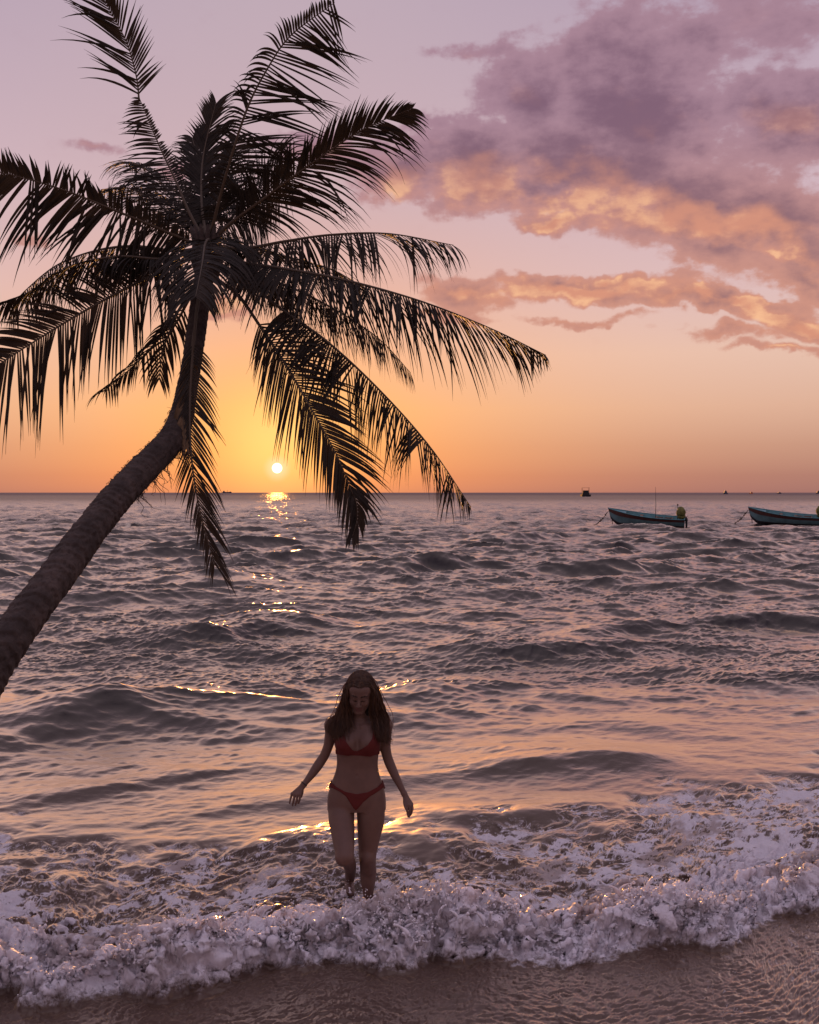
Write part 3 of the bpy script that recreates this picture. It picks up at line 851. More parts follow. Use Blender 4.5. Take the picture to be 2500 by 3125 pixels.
palm = empty('coconut_palm', PD(-330, 2330, 5.9))
tag(palm, 'leaning coconut palm with curved ringed trunk and dark drooping fronds in front of the sunset', 'palm tree')
palm_kids = []
def build_palm():
    root = None
    c, rad, L = build_trunk(root)
    trunk = bpy.data.objects['trunk']
    # fibre and rootlets bristling out of the bend
    rnd = random.Random(8); m = MB()
    fz = [(i, c[i]) for i in range(900) if 8.55 < c[i].y < 9.95]
    for _ in range(480):
        i, p = rnd.choice(fz)
        tn = (c[min(i + 3, 899)] - c[i - 3]).normalized()
        sd = tn.cross(Vector((0, 1, 0))).normalized(); up = sd.cross(tn)
        a = rnd.choice((0, math.pi)) + rnd.gauss(0, 0.6)
        o_ = sd * math.cos(a) + up * math.sin(a)
        b = p + o_ * rad[i] * 0.98
        ln = rnd.uniform(0.01, 0.035)
        q1 = b + o_ * ln * 0.6 + tn * rnd.gauss(0, 0.012); q2 = q1 + Vector((rnd.gauss(0, .012), rnd.gauss(0, .012), -ln * 0.6)) + tn * rnd.gauss(0, 0.02)
        m.tube([b - o_ * 0.01, q1, q2], [0.0022, 0.0018, 0.0008], 3)
    for _ in range(26):                                            # longer hanging rootlets
        i, p = rnd.choice(fz[:len(fz) * 2 // 3])
        tn = (c[i + 3] - c[i - 3]).normalized(); sd = tn.cross(Vector((0, 1, 0))).normalized()
        if sd.z > 0: sd = -sd
        b = p + sd * rad[i]
        pp = [b]
        for _k in range(5): pp.append(pp[-1] + Vector((rnd.gauss(0.01, .02), rnd.gauss(0, .02), rnd.uniform(-.05, 0.0))))
        m.tube(pp, [0.003, 0.003, 0.0025, 0.002, 0.0015, 0.001], 4)
    m.build('bark_fibre', bark)['kind'] = 'stuff'
    # young husk, sheaths and spathes round the growing point
    m = MB(); top = PD(436, 525, 11.0)
    for k in range(14):
        a = k / 14 * 6.283
        o_ = Vector((math.cos(a), math.sin(a), 0))
        m.tube([top + o_ * 0.05 + Vector((0, 0, -.28)), top + o_ * 0.10 + Vector((0, 0, -.08)), top + o_ * 0.10 + Vector((0, 0, .06)), top + o_ * 0.15 + Vector((0, 0, .2))],
               [0.05, 0.055, 0.035, 0.010], 8)
    m.build('crown_shaft', bark)
    A = (438, 520, 11.0)
    Fz = lambda *a, **k: frond(None, *a, **k)
    X1 = (1, 0, 0)
    # up left, broken: narrow waist, fan on top
    Fz([A, (400, 450, 11.1), (372, 385, 11.2), (335, 305, 11.3), (293, 205, 11.3)],
       seed=1, t0=0.16, side=(-1, -0.25, -0.1), ll=0.44, prof=[(0.14, .8), (.4, 1.0), (.62, .9), (.66, .55), (.9, .45), (1, .1)], sw=(1.0, 0.25), droop=(0.5, 0.2), fwd=0.35, up=0.0, clump=0.7)
    Fz([(293, 212, 11.3), (287, 160, 11.25), (265, 85, 11.2), (225, 10, 11.1), (195, -60, 11.0)],
       seed=31, t0=0.04, side=(-1, -0.2, 0.1), ll=0.52, prof=[(0, .8), (.4, 1), (1, .6)], sw=(1.0, 0.55), droop=(0.2, 0.15), fwd=1.15, up=0.0, clump=1.3, rr=0.008, dens=0.8)
    # up centre, the tallest
    Fz([A, (462, 420, 10.8), (490, 320, 10.6), (522, 225, 10.5), (560, 150, 10.4), (612, 75, 10.3), (705, 5, 10.2)],
       seed=2, t0=0.10, side=(1, 0.25, -0.1), ll=0.62, prof=[(.1, .55), (.3, .95), (.55, 1), (.8, .85), (1, .35)], sw=(1.0, 0.30), droop=(0.25, 1.4), fwd=0.30, up=0.22, clump=1.6, dens=0.88)
    # centre, behind: dense upright
    Fz([A, (425, 430, 11.3), (428, 330, 11.6), (455, 215, 11.8)], seed=3, side=(-1, 0.1, 0.1), ll=0.44, sw=(0.9, 1), droop=(0.5, 0.6), fwd=1.3, up=0.1,
       prof=[(0.1, .7), (.5, 1), (1, .45)])
    Fz([A, (450, 440, 11.4), (475, 350, 11.8), (500, 290, 12.1)], seed=4, side=(1, -0.1, 0), ll=0.50, sw=(1, 0.7), droop=(1.3, 1.3), fwd=0.9, up=0.2)
    # up right
    Fz([A, (480, 475, 10.9), (560, 415, 10.7), (655, 345, 10.4), (760, 275, 10.2), (868, 228, 10.1)],
       seed=5, t0=0.16, side=(-0.5, -0.5, 0.75), ll=0.60, droop=(0.35, 0.8), fwd=1.0, up=0.0, sw=(0.55, 1.0), prof=[(.1, .5), (.3, .95), (.6, .95), (.85, .7), (1, .16)])
    # right, level
    Fz([A, (520, 522, 10.9), (600, 508, 10.6), (700, 494, 10.4), (820, 492, 10.2), (955, 516, 10.1)], seed=6, side=(0, 1, 0.15), ll=0.52, droop=(1.1, 1.0), fwd=0.6, up=-0.95,
       prof=[(.1, .5), (.3, .8), (.6, 1), (.85, .9), (1, .5)], clump=1.4, dens=0.9)
    # right, long and sweeping down
    Fz([A, (500, 550, 10.6), (600, 566, 10.2), (720, 588, 9.9), (880, 632, 9.6), (1030, 690, 9.4), (1150, 748, 9.3)], seed=7, side=(0.05, -1, 0.1), ll=0.62,
       droop=(0.9, 0.8), fwd=0.8, up=-1.1, prof=[(.1, .5), (.3, 1), (.7, 1), (.9, .7), (1, .16)], wid=0.03)
    # second one behind it, shorter
    Fz([A, (520, 572, 11.3), (620, 608, 11.7), (720, 660, 12.0), (800, 715, 12.1), (865, 785, 12.2)], seed=8, side=(0, 1, 0.1), ll=0.42, droop=(0.9, 0.8), fwd=0.65, up=-1.0)
    # arching over to the water on the right
    Fz([(455, 560, 10.9), (520, 590, 10.5), (585, 645, 10.1), (690, 720, 9.8), (800, 822, 9.6), (905, 940, 9.4), (992, 1068, 9.3)], seed=9, side=(0.1, -1, 0.05), ll=0.60, t0=0.34,
       droop=(0.8, 0.7), fwd=0.7, up=-1.05, prof=[(.2, .5), (.35, 1), (.7, .95), (.9, .65), (1, .14)], wid=0.028)
    # bare stalk, herringbone frond in front of the sun
    Fz([(450, 585, 10.8), (500, 620, 10.4), (550, 690, 10.0), (600, 765, 9.7), (655, 860, 9.45), (710, 960, 9.3), (745, 1045, 9.25)],
       seed=10, t0=0.36, side=(0.86, -0.25, 0.5), ll=0.50, droop=(0.5, 0.6), fwd=1.05, up=-0.1, prof=[(.36, .75), (.5, 1), (.8, .9), (1, .6)], clump=0.8, wid=0.024, dens=0.9)
    Fz([(735, 1022, 9.27), (750, 1055, 9.25), (752, 1095, 9.24), (742, 1130, 9.22)], seed=11, t0=0.02, side=(1, 0, 0), ll=0.17, droop=(2, 2), fwd=1.5, up=0, n_=16, rr=0.006, label='snapped dangling frond tip')
    # hanging down in front of the trunk
    Fz([(432, 560, 10.7), (415, 650, 10.25), (405, 760, 9.9), (400, 870, 9.6), (404, 970, 9.4), (420, 1070, 9.3), (452, 1190, 9.25)], seed=12, t0=0.34, side=(1, -0.35, 0), ll=0.42,
       droop=(0.4, 0.4), fwd=1.5, up=0, sw=(1.0, 0.62), prof=[(.3, .5), (.45, .85), (.7, 1), (1, .6)], wid=0.018, clump=0.7, dens=0.8)
    # below, left of the trunk
    Fz([(430, 570, 11.2), (385, 640, 11.3), (345, 700, 11.4), (300, 752, 11.5), (262, 788, 11.6), (216, 826, 11.7)], seed=13, t0=0.3, side=(0.5, 1, 0), ll=0.38, droop=(1.3, 1.6), fwd=0.9, up=0,
       prof=[(.3, .8), (.6, 1), (1, .5)], dens=0.7)
    Fz([(430, 570, 11.1), (385, 655, 11.2), (345, 730, 11.3), (335, 800, 11.3)], seed=14, t0=0.35, side=(1, 0.2, 0), ll=0.27, droop=(1.0, 1.2), fwd=1.1, up=0, dens=0.6)
    # left, low and long
    Fz([A, (370, 560, 10.7), (290, 595, 10.4), (190, 648, 10.1), (90, 708, 9.9), (0, 766, 9.7), (-90, 830, 9.6)], seed=15, side=(-0.5, -0.45, 0.7), ll=0.66, t0=0.14,
       droop=(0.45, 0.75), fwd=0.65, up=0.0, prof=[(.1, .5), (.3, .85), (.7, 1), (1, .5)], wid=0.027, clump=0.8, sw=(0.55, 1.0))
    # left, middle: arches down at its tip
    Fz([A, (370, 528, 11.2), (280, 518, 11.3), (200, 528, 11.4), (120, 558, 11.4), (55, 610, 11.4), (20, 650, 11.4)], seed=16, side=(0, 1, 0.1), ll=0.54, droop=(0.9, 0.9), fwd=0.55, up=-1.05)
    Fz([A, (350, 545, 10.5), (250, 540, 10.2), (150, 560, 10.0), (70, 610, 9.9), (5, 640, 9.9)], seed=17, side=(0, -1, 0.2), ll=0.36, droop=(0.9, 0.9), fwd=0.9, up=-0.8)
    # left, upper and long
    Fz([A, (390, 505, 10.7), (320, 475, 10.4), (240, 442, 10.1), (140, 402, 9.9), (40, 372, 9.7), (-80, 345, 9.6)], seed=18, side=(0.15, -0.4, 0.9), ll=0.66, t0=0.12,
       droop=(0.2, 0.6), fwd=0.4, up=0.0, sw=(0.28, 0.92), prof=[(.1, .4), (.3, .9), (.7, 1), (1, .8)], wid=0.030, clump=1.5, dens=1.2)
    # short ragged ones behind, upper left
    Fz([A, (380, 470, 11.5), (320, 420, 11.9), (265, 395, 12.2), (215, 400, 12.4)], seed=19, side=(0.4, 1, 0.5), ll=0.46, droop=(1.8, 1.6), fwd=0.6, up=0.1)
    Fz([A, (385, 450, 11.6), (345, 390, 12.0), (300, 350, 12.3), (262, 340, 12.5)], seed=20, side=(0.3, 1, 0.3), ll=0.46, droop=(1.7, 1.4), fwd=0.6, up=0.1)
    # short ones behind, lower right
    Fz([A, (500, 560, 11.4), (560, 590, 11.9), (620, 650, 12.3)], seed=21, side=(0.2, 1, 0), ll=0.45, droop=(1.7, 1.7), fwd=0.7, up=0.0)
    Fz([A, (520, 520, 11.6), (600, 540, 12.2), (690, 565, 12.6), (760, 600, 12.9)], seed=22, side=(0.0, 1, 0.2), ll=0.6, droop=(2.0, 2.0), fwd=0.6, up=0.0)
    Fz([A, (490, 470, 11.5), (540, 430, 12.0), (590, 420, 12.5)], seed=23, side=(0.3, 1, 0.2), ll=0.55, droop=(1.9, 1.9), fwd=0.6, up=0.1)
    Fz([A, (430, 440, 11.6), (420, 350, 12.0), (405, 290, 12.3)], seed=41, side=(-1, 0.3, 0), ll=0.42, sw=(1, 1), droop=(0.7, 0.7), fwd=1.2, up=0.1)
    Fz([A, (480, 470, 11.5), (530, 400, 12.0), (580, 360, 12.4), (610, 350, 12.6)], seed=43, side=(0.5, 1, 0.2), ll=0.55, droop=(2.3, 2.0), fwd=0.6, up=-0.3)
    # towards the camera, bowed over the crown: seen end on as a spread fan
    Fz([(440, 535, 10.95), (440, 506, 10.6), (432, 515, 10.1), (425, 560, 9.5), (412, 625, 9.1)], seed=24, t0=0.10, side=(1, 0, 0.12), ll=0.60, droop=(1.5, 1.5), fwd=0.75, up=0.05,
       prof=[(.1, .8), (.5, 1), (1, .55)], wid=0.026, label='foreshortened frond that bows towards the viewer', clump=0.6)
    # a dry one hugging the trunk down to the bend
    Fz([(425, 600, 10.5), (408, 700, 10.15), (395, 800, 9.85), (386, 880, 9.6), (392, 940, 9.45)], seed=27, t0=0.45, side=(1, 0, 0), ll=0.20, droop=(2, 2), fwd=2.0, up=0, mats=leaf_dry, rr=0.012,
       label='dry frond lying against the trunk')
before = set(bpy.data.objects)
build_palm()
for o in [o for o in bpy.data.objects if o not in before and o.parent is None]:
    o.parent = palm
    o.matrix_parent_inverse = Matrix.Translation(-palm.location)
# ------------------------------------------------------------------ boats
teal = material('teal_paint', (0.07, 0.22, 0.25), 0.45, 0.5, var=0.2, vscale=3)
hullw = material('pale_hull_paint', (0.12, 0.22, 0.25), 0.5, 0.5, var=0.25, vscale=2)
maroon = material('maroon_paint', (0.085, 0.035, 0.032), 0.45, 0.5, var=0.2, vscale=3)
darkm = material('dark_metal', (0.04, 0.04, 0.045), 0.75, 0.1)
woodm = material('bench_wood', (0.16, 0.11, 0.08), 0.7, 0.3, var=0.2)
tarp = material('yellow_green_cloth', (0.15, 0.145, 0.05), 0.8, 0.2, var=0.3, vscale=6, bump=0.5, bscale=9)
ropem = material('rope', (0.09, 0.07, 0.055), 0.9, 0.2)
keelm = material('dark_bottom_paint', (0.035, 0.035, 0.045), 0.6, 0.3)

def panga_hull(parent, Lh=5.9, beam=1.75):
    """open skiff: bow at -X, transom at +X, high flared bow, rub rail, inside skin"""
    ns, nv = 44, 12
    def section(s_):
        # s_ 0 bow .. 1 stern: half beam, sheer height, keel height
        b = beam / 2 * (1 - (1 - min(s_ / 0.55, 1)) ** 2.3) * (1 - 0.10 * max(0, s_ - .6) / .4)
        sh = 0.58 + 0.70 * (1 - s_) ** 2.2 + 0.05 * s_
        kl = -0.16 + 0.62 * max(0, 1 - s_ / 0.13) ** 1.6
        return b, sh, kl
    def pt(s_, v, off=0.0):
        b, sh, kl = section(s_)
        b = max(b - off, 0.0)
        x = -Lh / 2 + Lh * s_ - 0.22 * (1 - s_) ** 3 * (v ** 1.5)
        yy = b * (0.20 * min(v * 4, 1) + 0.80 * v ** 0.62) if v > 0 else 0.0
        zz = kl + (sh - kl) * (v ** 1.25) + (off * 0.8 if v < 0.4 else 0)
        return x, yy, zz
    outer = MB(); 
    for sg in (1, -1):
        vs = []
        for i in range(ns + 1):
            for j in range(nv + 1):
                x, yy, zz = pt(i / ns, j / nv)
                vs.append((x, sg * yy, zz))
        fs = []; ms = []
        for i in range(ns):
            for j in range(nv):
                k = i * (nv + 1) + j
                f = (k, k + nv + 1, k + nv + 2, k + 1)
                fs.append(f if sg < 0 else f[::-1])
        b0 = len(outer.v); outer.v += vs
        for f in fs:
            j = (f[0] if sg < 0 else f[3]) % (nv + 1)
            outer.f.append(tuple(b0 + q for q in f)); outer.m.append(2 if j < 4 else (1 if j >= nv - 3 else 0))
    # transom
    tr = [pt(1, j / nv) for j in range(nv + 1)]
    outer.add([(x, y, z) for x, y, z in tr] + [(x, -y, z) for x, y, z in tr[::-1]], [tuple(range(2 * nv + 2))], 0)
    hull = outer.build('hull', [hullw, maroon, keelm], parent)
    inn = MB()
    for sg in (1, -1):
        vs = []
        for i in range(ns + 1):
            for j in range(nv + 1):
                x, yy, zz = pt(0.012 + 0.978 * i / ns, 0.18 + 0.82 * j / nv, 0.05)
                vs.append((x, sg * yy, zz))
        fs = []
        for i in range(ns):
            for j in range(nv):
                k = i * (nv + 1) + j
                f = (k, k + nv + 1, k + nv + 2, k + 1)
                fs.append(f if sg > 0 else f[::-1])
        inn.add(vs, fs)
    inn.build('inner_skin', [teal], parent)
    g_ = MB()
    for sg in (1, -1):
        g_.tube([Vector((pt(i / ns, 1)[0], sg * (pt(i / ns, 1)[1] + 0.01), pt(i / ns, 1)[2] + 0.01)) for i in range(ns + 1)], 0.035, 6)
    g_.tube([Vector((pt(1, 1)[0], y, pt(1, 1)[2])) for y in (-pt(1, 1)[1], pt(1, 1)[1])], 0.04, 6)
    g_.build('gunwale', [teal], parent)
    d_ = MB()                                            # small foredeck
    vs = []; 
    for i in range(9):
        x, yy, zz = pt(0.01 + 0.22 * i / 8, 0.97)
        vs += [(x, yy, zz), (x, 0, zz + 0.03), (x, -yy, zz)]
    d_.add(vs, [f for i in range(8) for f in ((i * 3, i * 3 + 1, i * 3 + 4, i * 3 + 3), (i * 3 + 1, i * 3 + 2, i * 3 + 5, i * 3 + 4))])
    d_.build('foredeck', [teal], parent)
    for s_ in (0.42, 0.62, 0.82):
        b, sh, kl = section(s_); bm_ = MB()
        bm_.box((-Lh / 2 + Lh * s_, 0, sh - 0.13), (0.24, 2 * b - 0.14, 0.045))
        bm_.build('bench', [woodm], parent, smooth=False)
    return pt

def make_panga(label, loc, rz, seed):
    t_ = empty('fishing_boat', loc, rz)
    t_.rotation_euler = (R(9), R(1.5), rz); t_.scale = (0.95,) * 3
    tag(t_, label, 'boat', 'small open fishing boats at anchor')
    pt = panga_hull(t_)
    rnd = random.Random(seed)
    # outboard motor: leg, and cowl wrapped in a cloth
    m = MB(); x = 5.9 / 2
    m.tube([(x + 0.16, 0, 0.62), (x + 0.16, 0, -0.35)], [0.09, 0.07], 8); m.box((x + 0.06, 0, 0.55), (0.24, 0.3, 0.3)); m.box((x + .22, 0, -.2), (.4, .06, .04))
    mo = m.build('outboard_motor', [darkm], t_)
    m = MB()
    m.ball((x - 0.30, 0, 1.12), 0.44, 0, 14, 10, (0.82, 0.85, 1.0), 0.13, rnd)
    m.ball((x - 0.25, 0, 0.78), 0.30, 0, 12, 8, (1.15, 0.9, 0.9), 0.15, rnd)
    m.build('motor_cover', [tarp], mo)
    m = MB(); m.tube([(x - .55, 0.1, 0.4), (x - .57, 0.1, 1.75)], [0.028, 0.02], 6); m.ball((x - .57, .1, 1.68), 0.07, 0, 8, 6); m.build('stern_post', [darkm], t_)
    m = MB(); m.tube([(0.65, 0, 0.3), (0.66, 0, 1.6), (0.60, 0, 3.1)], [0.03, 0.022, 0.01], 6); m.build('pole', [darkm], t_)
    m = MB()
    for k in range(3): m.box((x - 1.3 - .35 * k, .25 * (-1) ** k, 0.52), (0.5, 0.4, 0.14), 0, rnd.uniform(-.3, .3))
    m.build('net_pile', [ropem], t_)
    # anchor line sagging from the bow, with weed on it
    m = MB(); b = Vector((-5.9 / 2 - 0.18, 0, 1.02)); e = Vector((-5.9 / 2 - 1.5, -0.3, -0.25)); pp = []
    for i in range(13):
        f = i / 12; p = b.lerp(e, f); p.z -= 0.22 * math.sin(math.pi * f); pp.append(p)
    m.tube(pp, 0.025, 6)
    for _ in range(40):
        p = pp[rnd.randint(1, 12)]
        m.ball((p.x + rnd.gauss(0, .03), p.y + rnd.gauss(0, .03), p.z + rnd.gauss(0, .03)), rnd.uniform(.025, .06), 0, 6, 4)
    m.tube([b + Vector((.25, .05, 0)), b + Vector((.28, .05, -.5)), b + Vector((.35, .05, -1.1))], 0.03, 6)
    m.build('anchor_line', [ropem], t_)
    return t_
pb = PD(1363, 1106, 92.0)
make_panga('teal and pale fishing boat with a thin upright pole and yellow-green covered motor', (pb.x, 92.0, 0.22), R(-14), 3)
pb = PD(1657, 1106, 95.0)
b2 = make_panga('teal fishing boat cut off by the right edge, anchor line at its raised bow', (pb.x, 95.0, 0.27), R(-17), 5)
for ch in list(b2.children):
    if ch.name.startswith(('pole', 'stern_post')): bpy.data.objects.remove(ch)

# small motor boat seen end on, with a roof frame, the low sun's glint on its side modelled as a bright bead
glint = material('sun_glint_cream', (0.75, 0.55, 0.35), 0.12, 1.0)
whitep = material('weathered_white_paint', (0.35, 0.33, 0.35), 0.5, 0.5)
def end_boat(x, Y, k):
    t_ = empty('motor_boat', (x, Y, 0)); tag(t_, 'tiny motor boat with an open roof frame seen end on near the horizon', 'boat')
    m = MB(); m.box((0, 0, 0.5), (4.4 * k, 8, 1.5 * k), 0, 0, 1.1); m.box((0, 0.5, 1.5 * k), (3.4 * k, 5, 0.9 * k)); m.build('hull', [darkm], t_, False)
    m = MB(); m.box((0.2, 0.8, 2.5 * k), (3.0 * k, 2.6, 1.5 * k)); m.build('cabin', [darkm], t_, False)
    m = MB()
    for sx in (-1, 1):
        for sy in (-1, 1): m.tube([(sx * 1.7 * k, sy * 1.8, 1.5), (sx * 1.75 * k, sy * 1.8, 4.6 * k)], 0.09, 6)
    m.box((0, 0, 4.65 * k), (3.9 * k, 4.2, 0.12)); m.build('roof_frame', [darkm], t_, False)
    m = MB(); m.ball((-2.05 * k, -3.2, 0.75 * k), 0.24 * k, 0, 12, 8, (0.7, 1, 1.3)); m.build('sun_glint_bead', [glint], t_)  # glossy pale ball added as the sun's glint on the hull
pb = PD(1224, 1043, 800); end_boat(pb.x, 780, 1.25)

def far_boat(xd, Y, w_, h_, label, name, mat_, style):
    p = PD(xd, 1037.5, Y); k = w_
    t_ = empty(name, (p.x, Y, 0)); tag(t_, label, 'boat')
    m = MB()
    n = 12; vs = []
    for i in range(n + 1):
        f = i / n; xx = (f - .5) * w_; hh = h_ * (0.34 + 0.20 * abs(2 * f - 1) ** 3); bb = w_ * 0.12 * (1 - abs(2 * f - 1) ** 4) + .1
        vs += [(xx * .92, -bb, -.5), (xx, -bb * 1.2, hh), (xx, bb * 1.2, hh), (xx * .92, bb, -.5)]
    fs = [(0, 1, 2, 3), (4 * n + 3, 4 * n + 2, 4 * n + 1, 4 * n)]
    for i in range(n):
        a = 4 * i
        for j in range(4): fs.append((a + j, a + 4 + j, a + 4 + (j + 1) % 4, a + (j + 1) % 4))
    m.add(vs, fs); m.build('hull', [mat_], t_, False)
    m = MB()
    if style == 'ship':
        m.box((-w_ * .32, 0, h_ * .62), (w_ * .16, w_ * .1, h_ * .75)); m.box((w_ * .05, 0, h_ * .46), (w_ * .55, w_ * .1, h_ * .2))
        m.box((w_ * .36, 0, h_ * .5), (w_ * .1, w_ * .1, h_ * .4))
    elif style == 'tall':
        m.box((0, 0, h_ * .6), (w_ * .6, w_ * .2, h_ * .5)); m.box((0, 0, h_ * .92), (w_ * .34, w_ * .16, h_ * .35))
    else:
        m.box((w_ * .08, 0, h_ * .62), (w_ * .5, w_ * .2, h_ * .5))
    m.build('cabin', [mat_], t_, False)
    m = MB(); m.tube([(w_ * .05, 0, h_ * .5), (w_ * .05, 0, h_ * 1.35)], w_ * .012 + .05, 5); m.build('mast', [darkm], t_)
rustp = material('rust_orange_paint', (0.45, 0.16, 0.08), 0.5, 0.4)
bluep = material('dark_blue_paint', (0.05, 0.06, 0.10), 0.5, 0.4)
far_boat(1528, 1900, 8.0, 5.2, 'dark blue boat on the horizon, nearest the two skiffs at its left', 'motor_boat', bluep, 'tall')
far_boat(1582, 2300, 8.0, 4.0, 'small rust coloured boat on the horizon', 'motor_boat', rustp, 'low')
far_boat(1641, 2600, 10.5, 3.6, 'low grey boat on the horizon, right of the rust coloured one', 'motor_boat', bluep, 'low')
far_boat(1724, 2300, 10.5, 5.4, 'dark boat on the horizon cut by the right edge', 'motor_boat', bluep, 'tall')
far_boat(478, 5200, 42.0, 10.0, 'long freighter silhouette on the horizon left of the sun', 'freighter', bluep, 'ship')
# ------------------------------------------------------------------ woman
PY = 8.0
def W(zx, zy, dy=0.0):
    """point of the enlarged detail view (850..1300 x 2000..2760 shown 1277 wide)"""
    return np.array(P(850 + zx * 0.35239, 2000 + zy * 0.35239, PY + dy))
ZM = 0.35239 / F * PY                     # metres per detail pixel
VOX = 0.004
glo = np.array([-0.86, 7.56, -0.30]); ghi = np.array([0.08, 8.42, 1.60])
gn = np.ceil((ghi - glo) / VOX).astype(int)
gax = [(glo[i] + VOX * np.arange(gn[i])).astype(np.float32) for i in range(3)]

class Field:
    def __init__(s): s.f = np.full(tuple(gn), 0.5, dtype=np.float32)
    def region(s, lo, hi, m=0.05):
        a = np.clip(np.floor((np.array(lo) - m - glo) / VOX).astype(int), 0, gn - 1)
        b = np.clip(np.ceil((np.array(hi) + m - glo) / VOX).astype(int) + 1, 1, gn)
        sl = tuple(slice(a[i], b[i]) for i in range(3))
        x = gax[0][sl[0]][:, None, None]; y = gax[1][sl[1]][None, :, None]; z = gax[2][sl[2]][None, None, :]
        return sl, x, y, z
    def put(s, sl, d, k):
        a = s.f[sl]
        if k > 0:
            h = np.clip(0.5 + 0.5 * (a - d) / k, 0, 1)
            s.f[sl] = a * (1 - h) + d * h - k * h * (1 - h)
        else: s.f[sl] = np.minimum(a, d)
    def sub(s, sl, d, k):
        a = s.f[sl]; h = np.clip(0.5 - 0.5 * (a + d) / k, 0, 1)
        s.f[sl] = a * (1 - h) - d * h + k * h * (1 - h)
    def cap(s, A, B, ra, rb, k=0.02, sub=False):
        A = np.asarray(A, float); B = np.asarray(B, float); r = max(ra, rb)
        sl, x, y, z = s.region(np.minimum(A, B) - r, np.maximum(A, B) + r)
        v = B - A; L2 = float(v @ v) + 1e-12
        t_ = np.clip(((x - A[0]) * v[0] + (y - A[1]) * v[1] + (z - A[2]) * v[2]) / L2, 0, 1)
        d_ = np.sqrt((x - A[0] - v[0] * t_) ** 2 + (y - A[1] - v[1] * t_) ** 2 + (z - A[2] - v[2] * t_) ** 2) - (ra + (rb - ra) * t_)
        (s.sub if sub else s.put)(sl, d_.astype(np.float32), k)
    def ell(s, C, rad, k=0.02, M=None, sub=False):
        C = np.asarray(C, float); rad = np.asarray(rad, float); r = rad.max()
        sl, x, y, z = s.region(C - r, C + r)
        X_, Y2, Z_ = x - C[0], y - C[1], z - C[2]
        if M is not None:
            a = X_ * M[0][0] + Y2 * M[0][1] + Z_ * M[0][2]; b = X_ * M[1][0] + Y2 * M[1][1] + Z_ * M[1][2]; c = X_ * M[2][0] + Y2 * M[2][1] + Z_ * M[2][2]
        else: a, b, c = X_, Y2, Z_
        k0 = np.sqrt((a / rad[0]) ** 2 + (b / rad[1]) ** 2 + (c / rad[2]) ** 2)
        k1 = np.sqrt((a / rad[0] ** 2) ** 2 + (b / rad[1] ** 2) ** 2 + (c / rad[2] ** 2) ** 2) + 1e-6
        d_ = k0 * (k0 - 1) / k1
        (s.sub if sub else s.put)(sl, d_.astype(np.float32), k)
    def chain(s, pts, k=0.012):
        """pts: list of (point, radius); resampled so the limb tapers smoothly"""
        n = (len(pts) - 1) * 4 + 1
        c = crom([Vector([*map(float, p)]) for p, r_ in pts], 200)
        L = [0.0]
        for (a, _), (b, _) in zip(pts[:-1], pts[1:]): L.append(L[-1] + float(np.linalg.norm(np.asarray(b) - np.asarray(a))))
        tt = np.linspace(0, 1, n); rr_ = np.interp(tt, np.array(L) / L[-1], [r_ for p, r_ in pts])
        if n > 12: rr_ = np.convolve(np.pad(rr_, 2, mode='edge'), np.ones(5) / 5, mode='valid')
        q = [np.array(c[int(round(t_ * 199))]) for t_ in tt]
        for i in range(n - 1): s.cap(q[i], q[i + 1], rr_[i], rr_[i + 1], 0.0)

def surface_nets(f):
    n = f.shape; inside = f < 0
    c = [inside[i:n[0] - 1 + i, j:n[1] - 1 + j, k:n[2] - 1 + k] for i in (0, 1) for j in (0, 1) for k in (0, 1)]
    anyi = c[0].copy(); alli = c[0].copy()
    for q in c[1:]: anyi |= q; alli &= q
    act = anyi & ~alli
    ci, cj, ck = np.where(act)
    vid = np.full(act.shape, -1, dtype=np.int32); vid[ci, cj, ck] = np.arange(len(ci))
    acc = np.zeros((len(ci), 3)); cnt = np.zeros(len(ci))
    corners = [(i, j, k) for i in (0, 1) for j in (0, 1) for k in (0, 1)]
    val = {q: f[ci + q[0], cj + q[1], ck + q[2]] for q in corners}
    for a in corners:
        for ax in range(3):
            if a[ax]: continue
            b = list(a); b[ax] = 1; b = tuple(b)
            va, vb = val[a], val[b]; m = (va < 0) != (vb < 0)
            t_ = np.where(m, va / np.where(m, va - vb, 1), 0)
            p = np.array(a, float)[None, :] + t_[:, None] * (np.array(b) - np.array(a))[None, :]
            acc[m] += p[m]; cnt[m] += 1
    V = acc / cnt[:, None] + np.stack([ci, cj, ck], 1)
    V = glo + V * VOX
    fs = []
    for ax in range(3):
        u, v = (ax + 1) % 3, (ax + 2) % 3
        s0 = [slice(1, n[i] - 1) for i in range(3)]; s1 = list(s0)
        s0[ax] = slice(0, n[ax] - 1); s1[ax] = slice(1, n[ax])
        A = inside[tuple(s0)]; B = inside[tuple(s1)]
        for sgn, m in ((1, A & ~B), (-1, ~A & B)):
            idx = np.where(m); e = [idx[0].copy(), idx[1].copy(), idx[2].copy()]
            for i in range(3):
                if i != ax: e[i] += 1
            def cell(du, dv):
                q = [e[0].copy(), e[1].copy(), e[2].copy()]; q[u] -= du; q[v] -= dv
                return vid[q[0], q[1], q[2]]
            quad = [cell(1, 1), cell(0, 1), cell(0, 0), cell(1, 0)]
            if sgn < 0: quad = quad[::-1]
            fs.append(np.stack(quad, 1))
    fs = np.concatenate(fs); fs = fs[(fs >= 0).all(1)]
    return V, fs

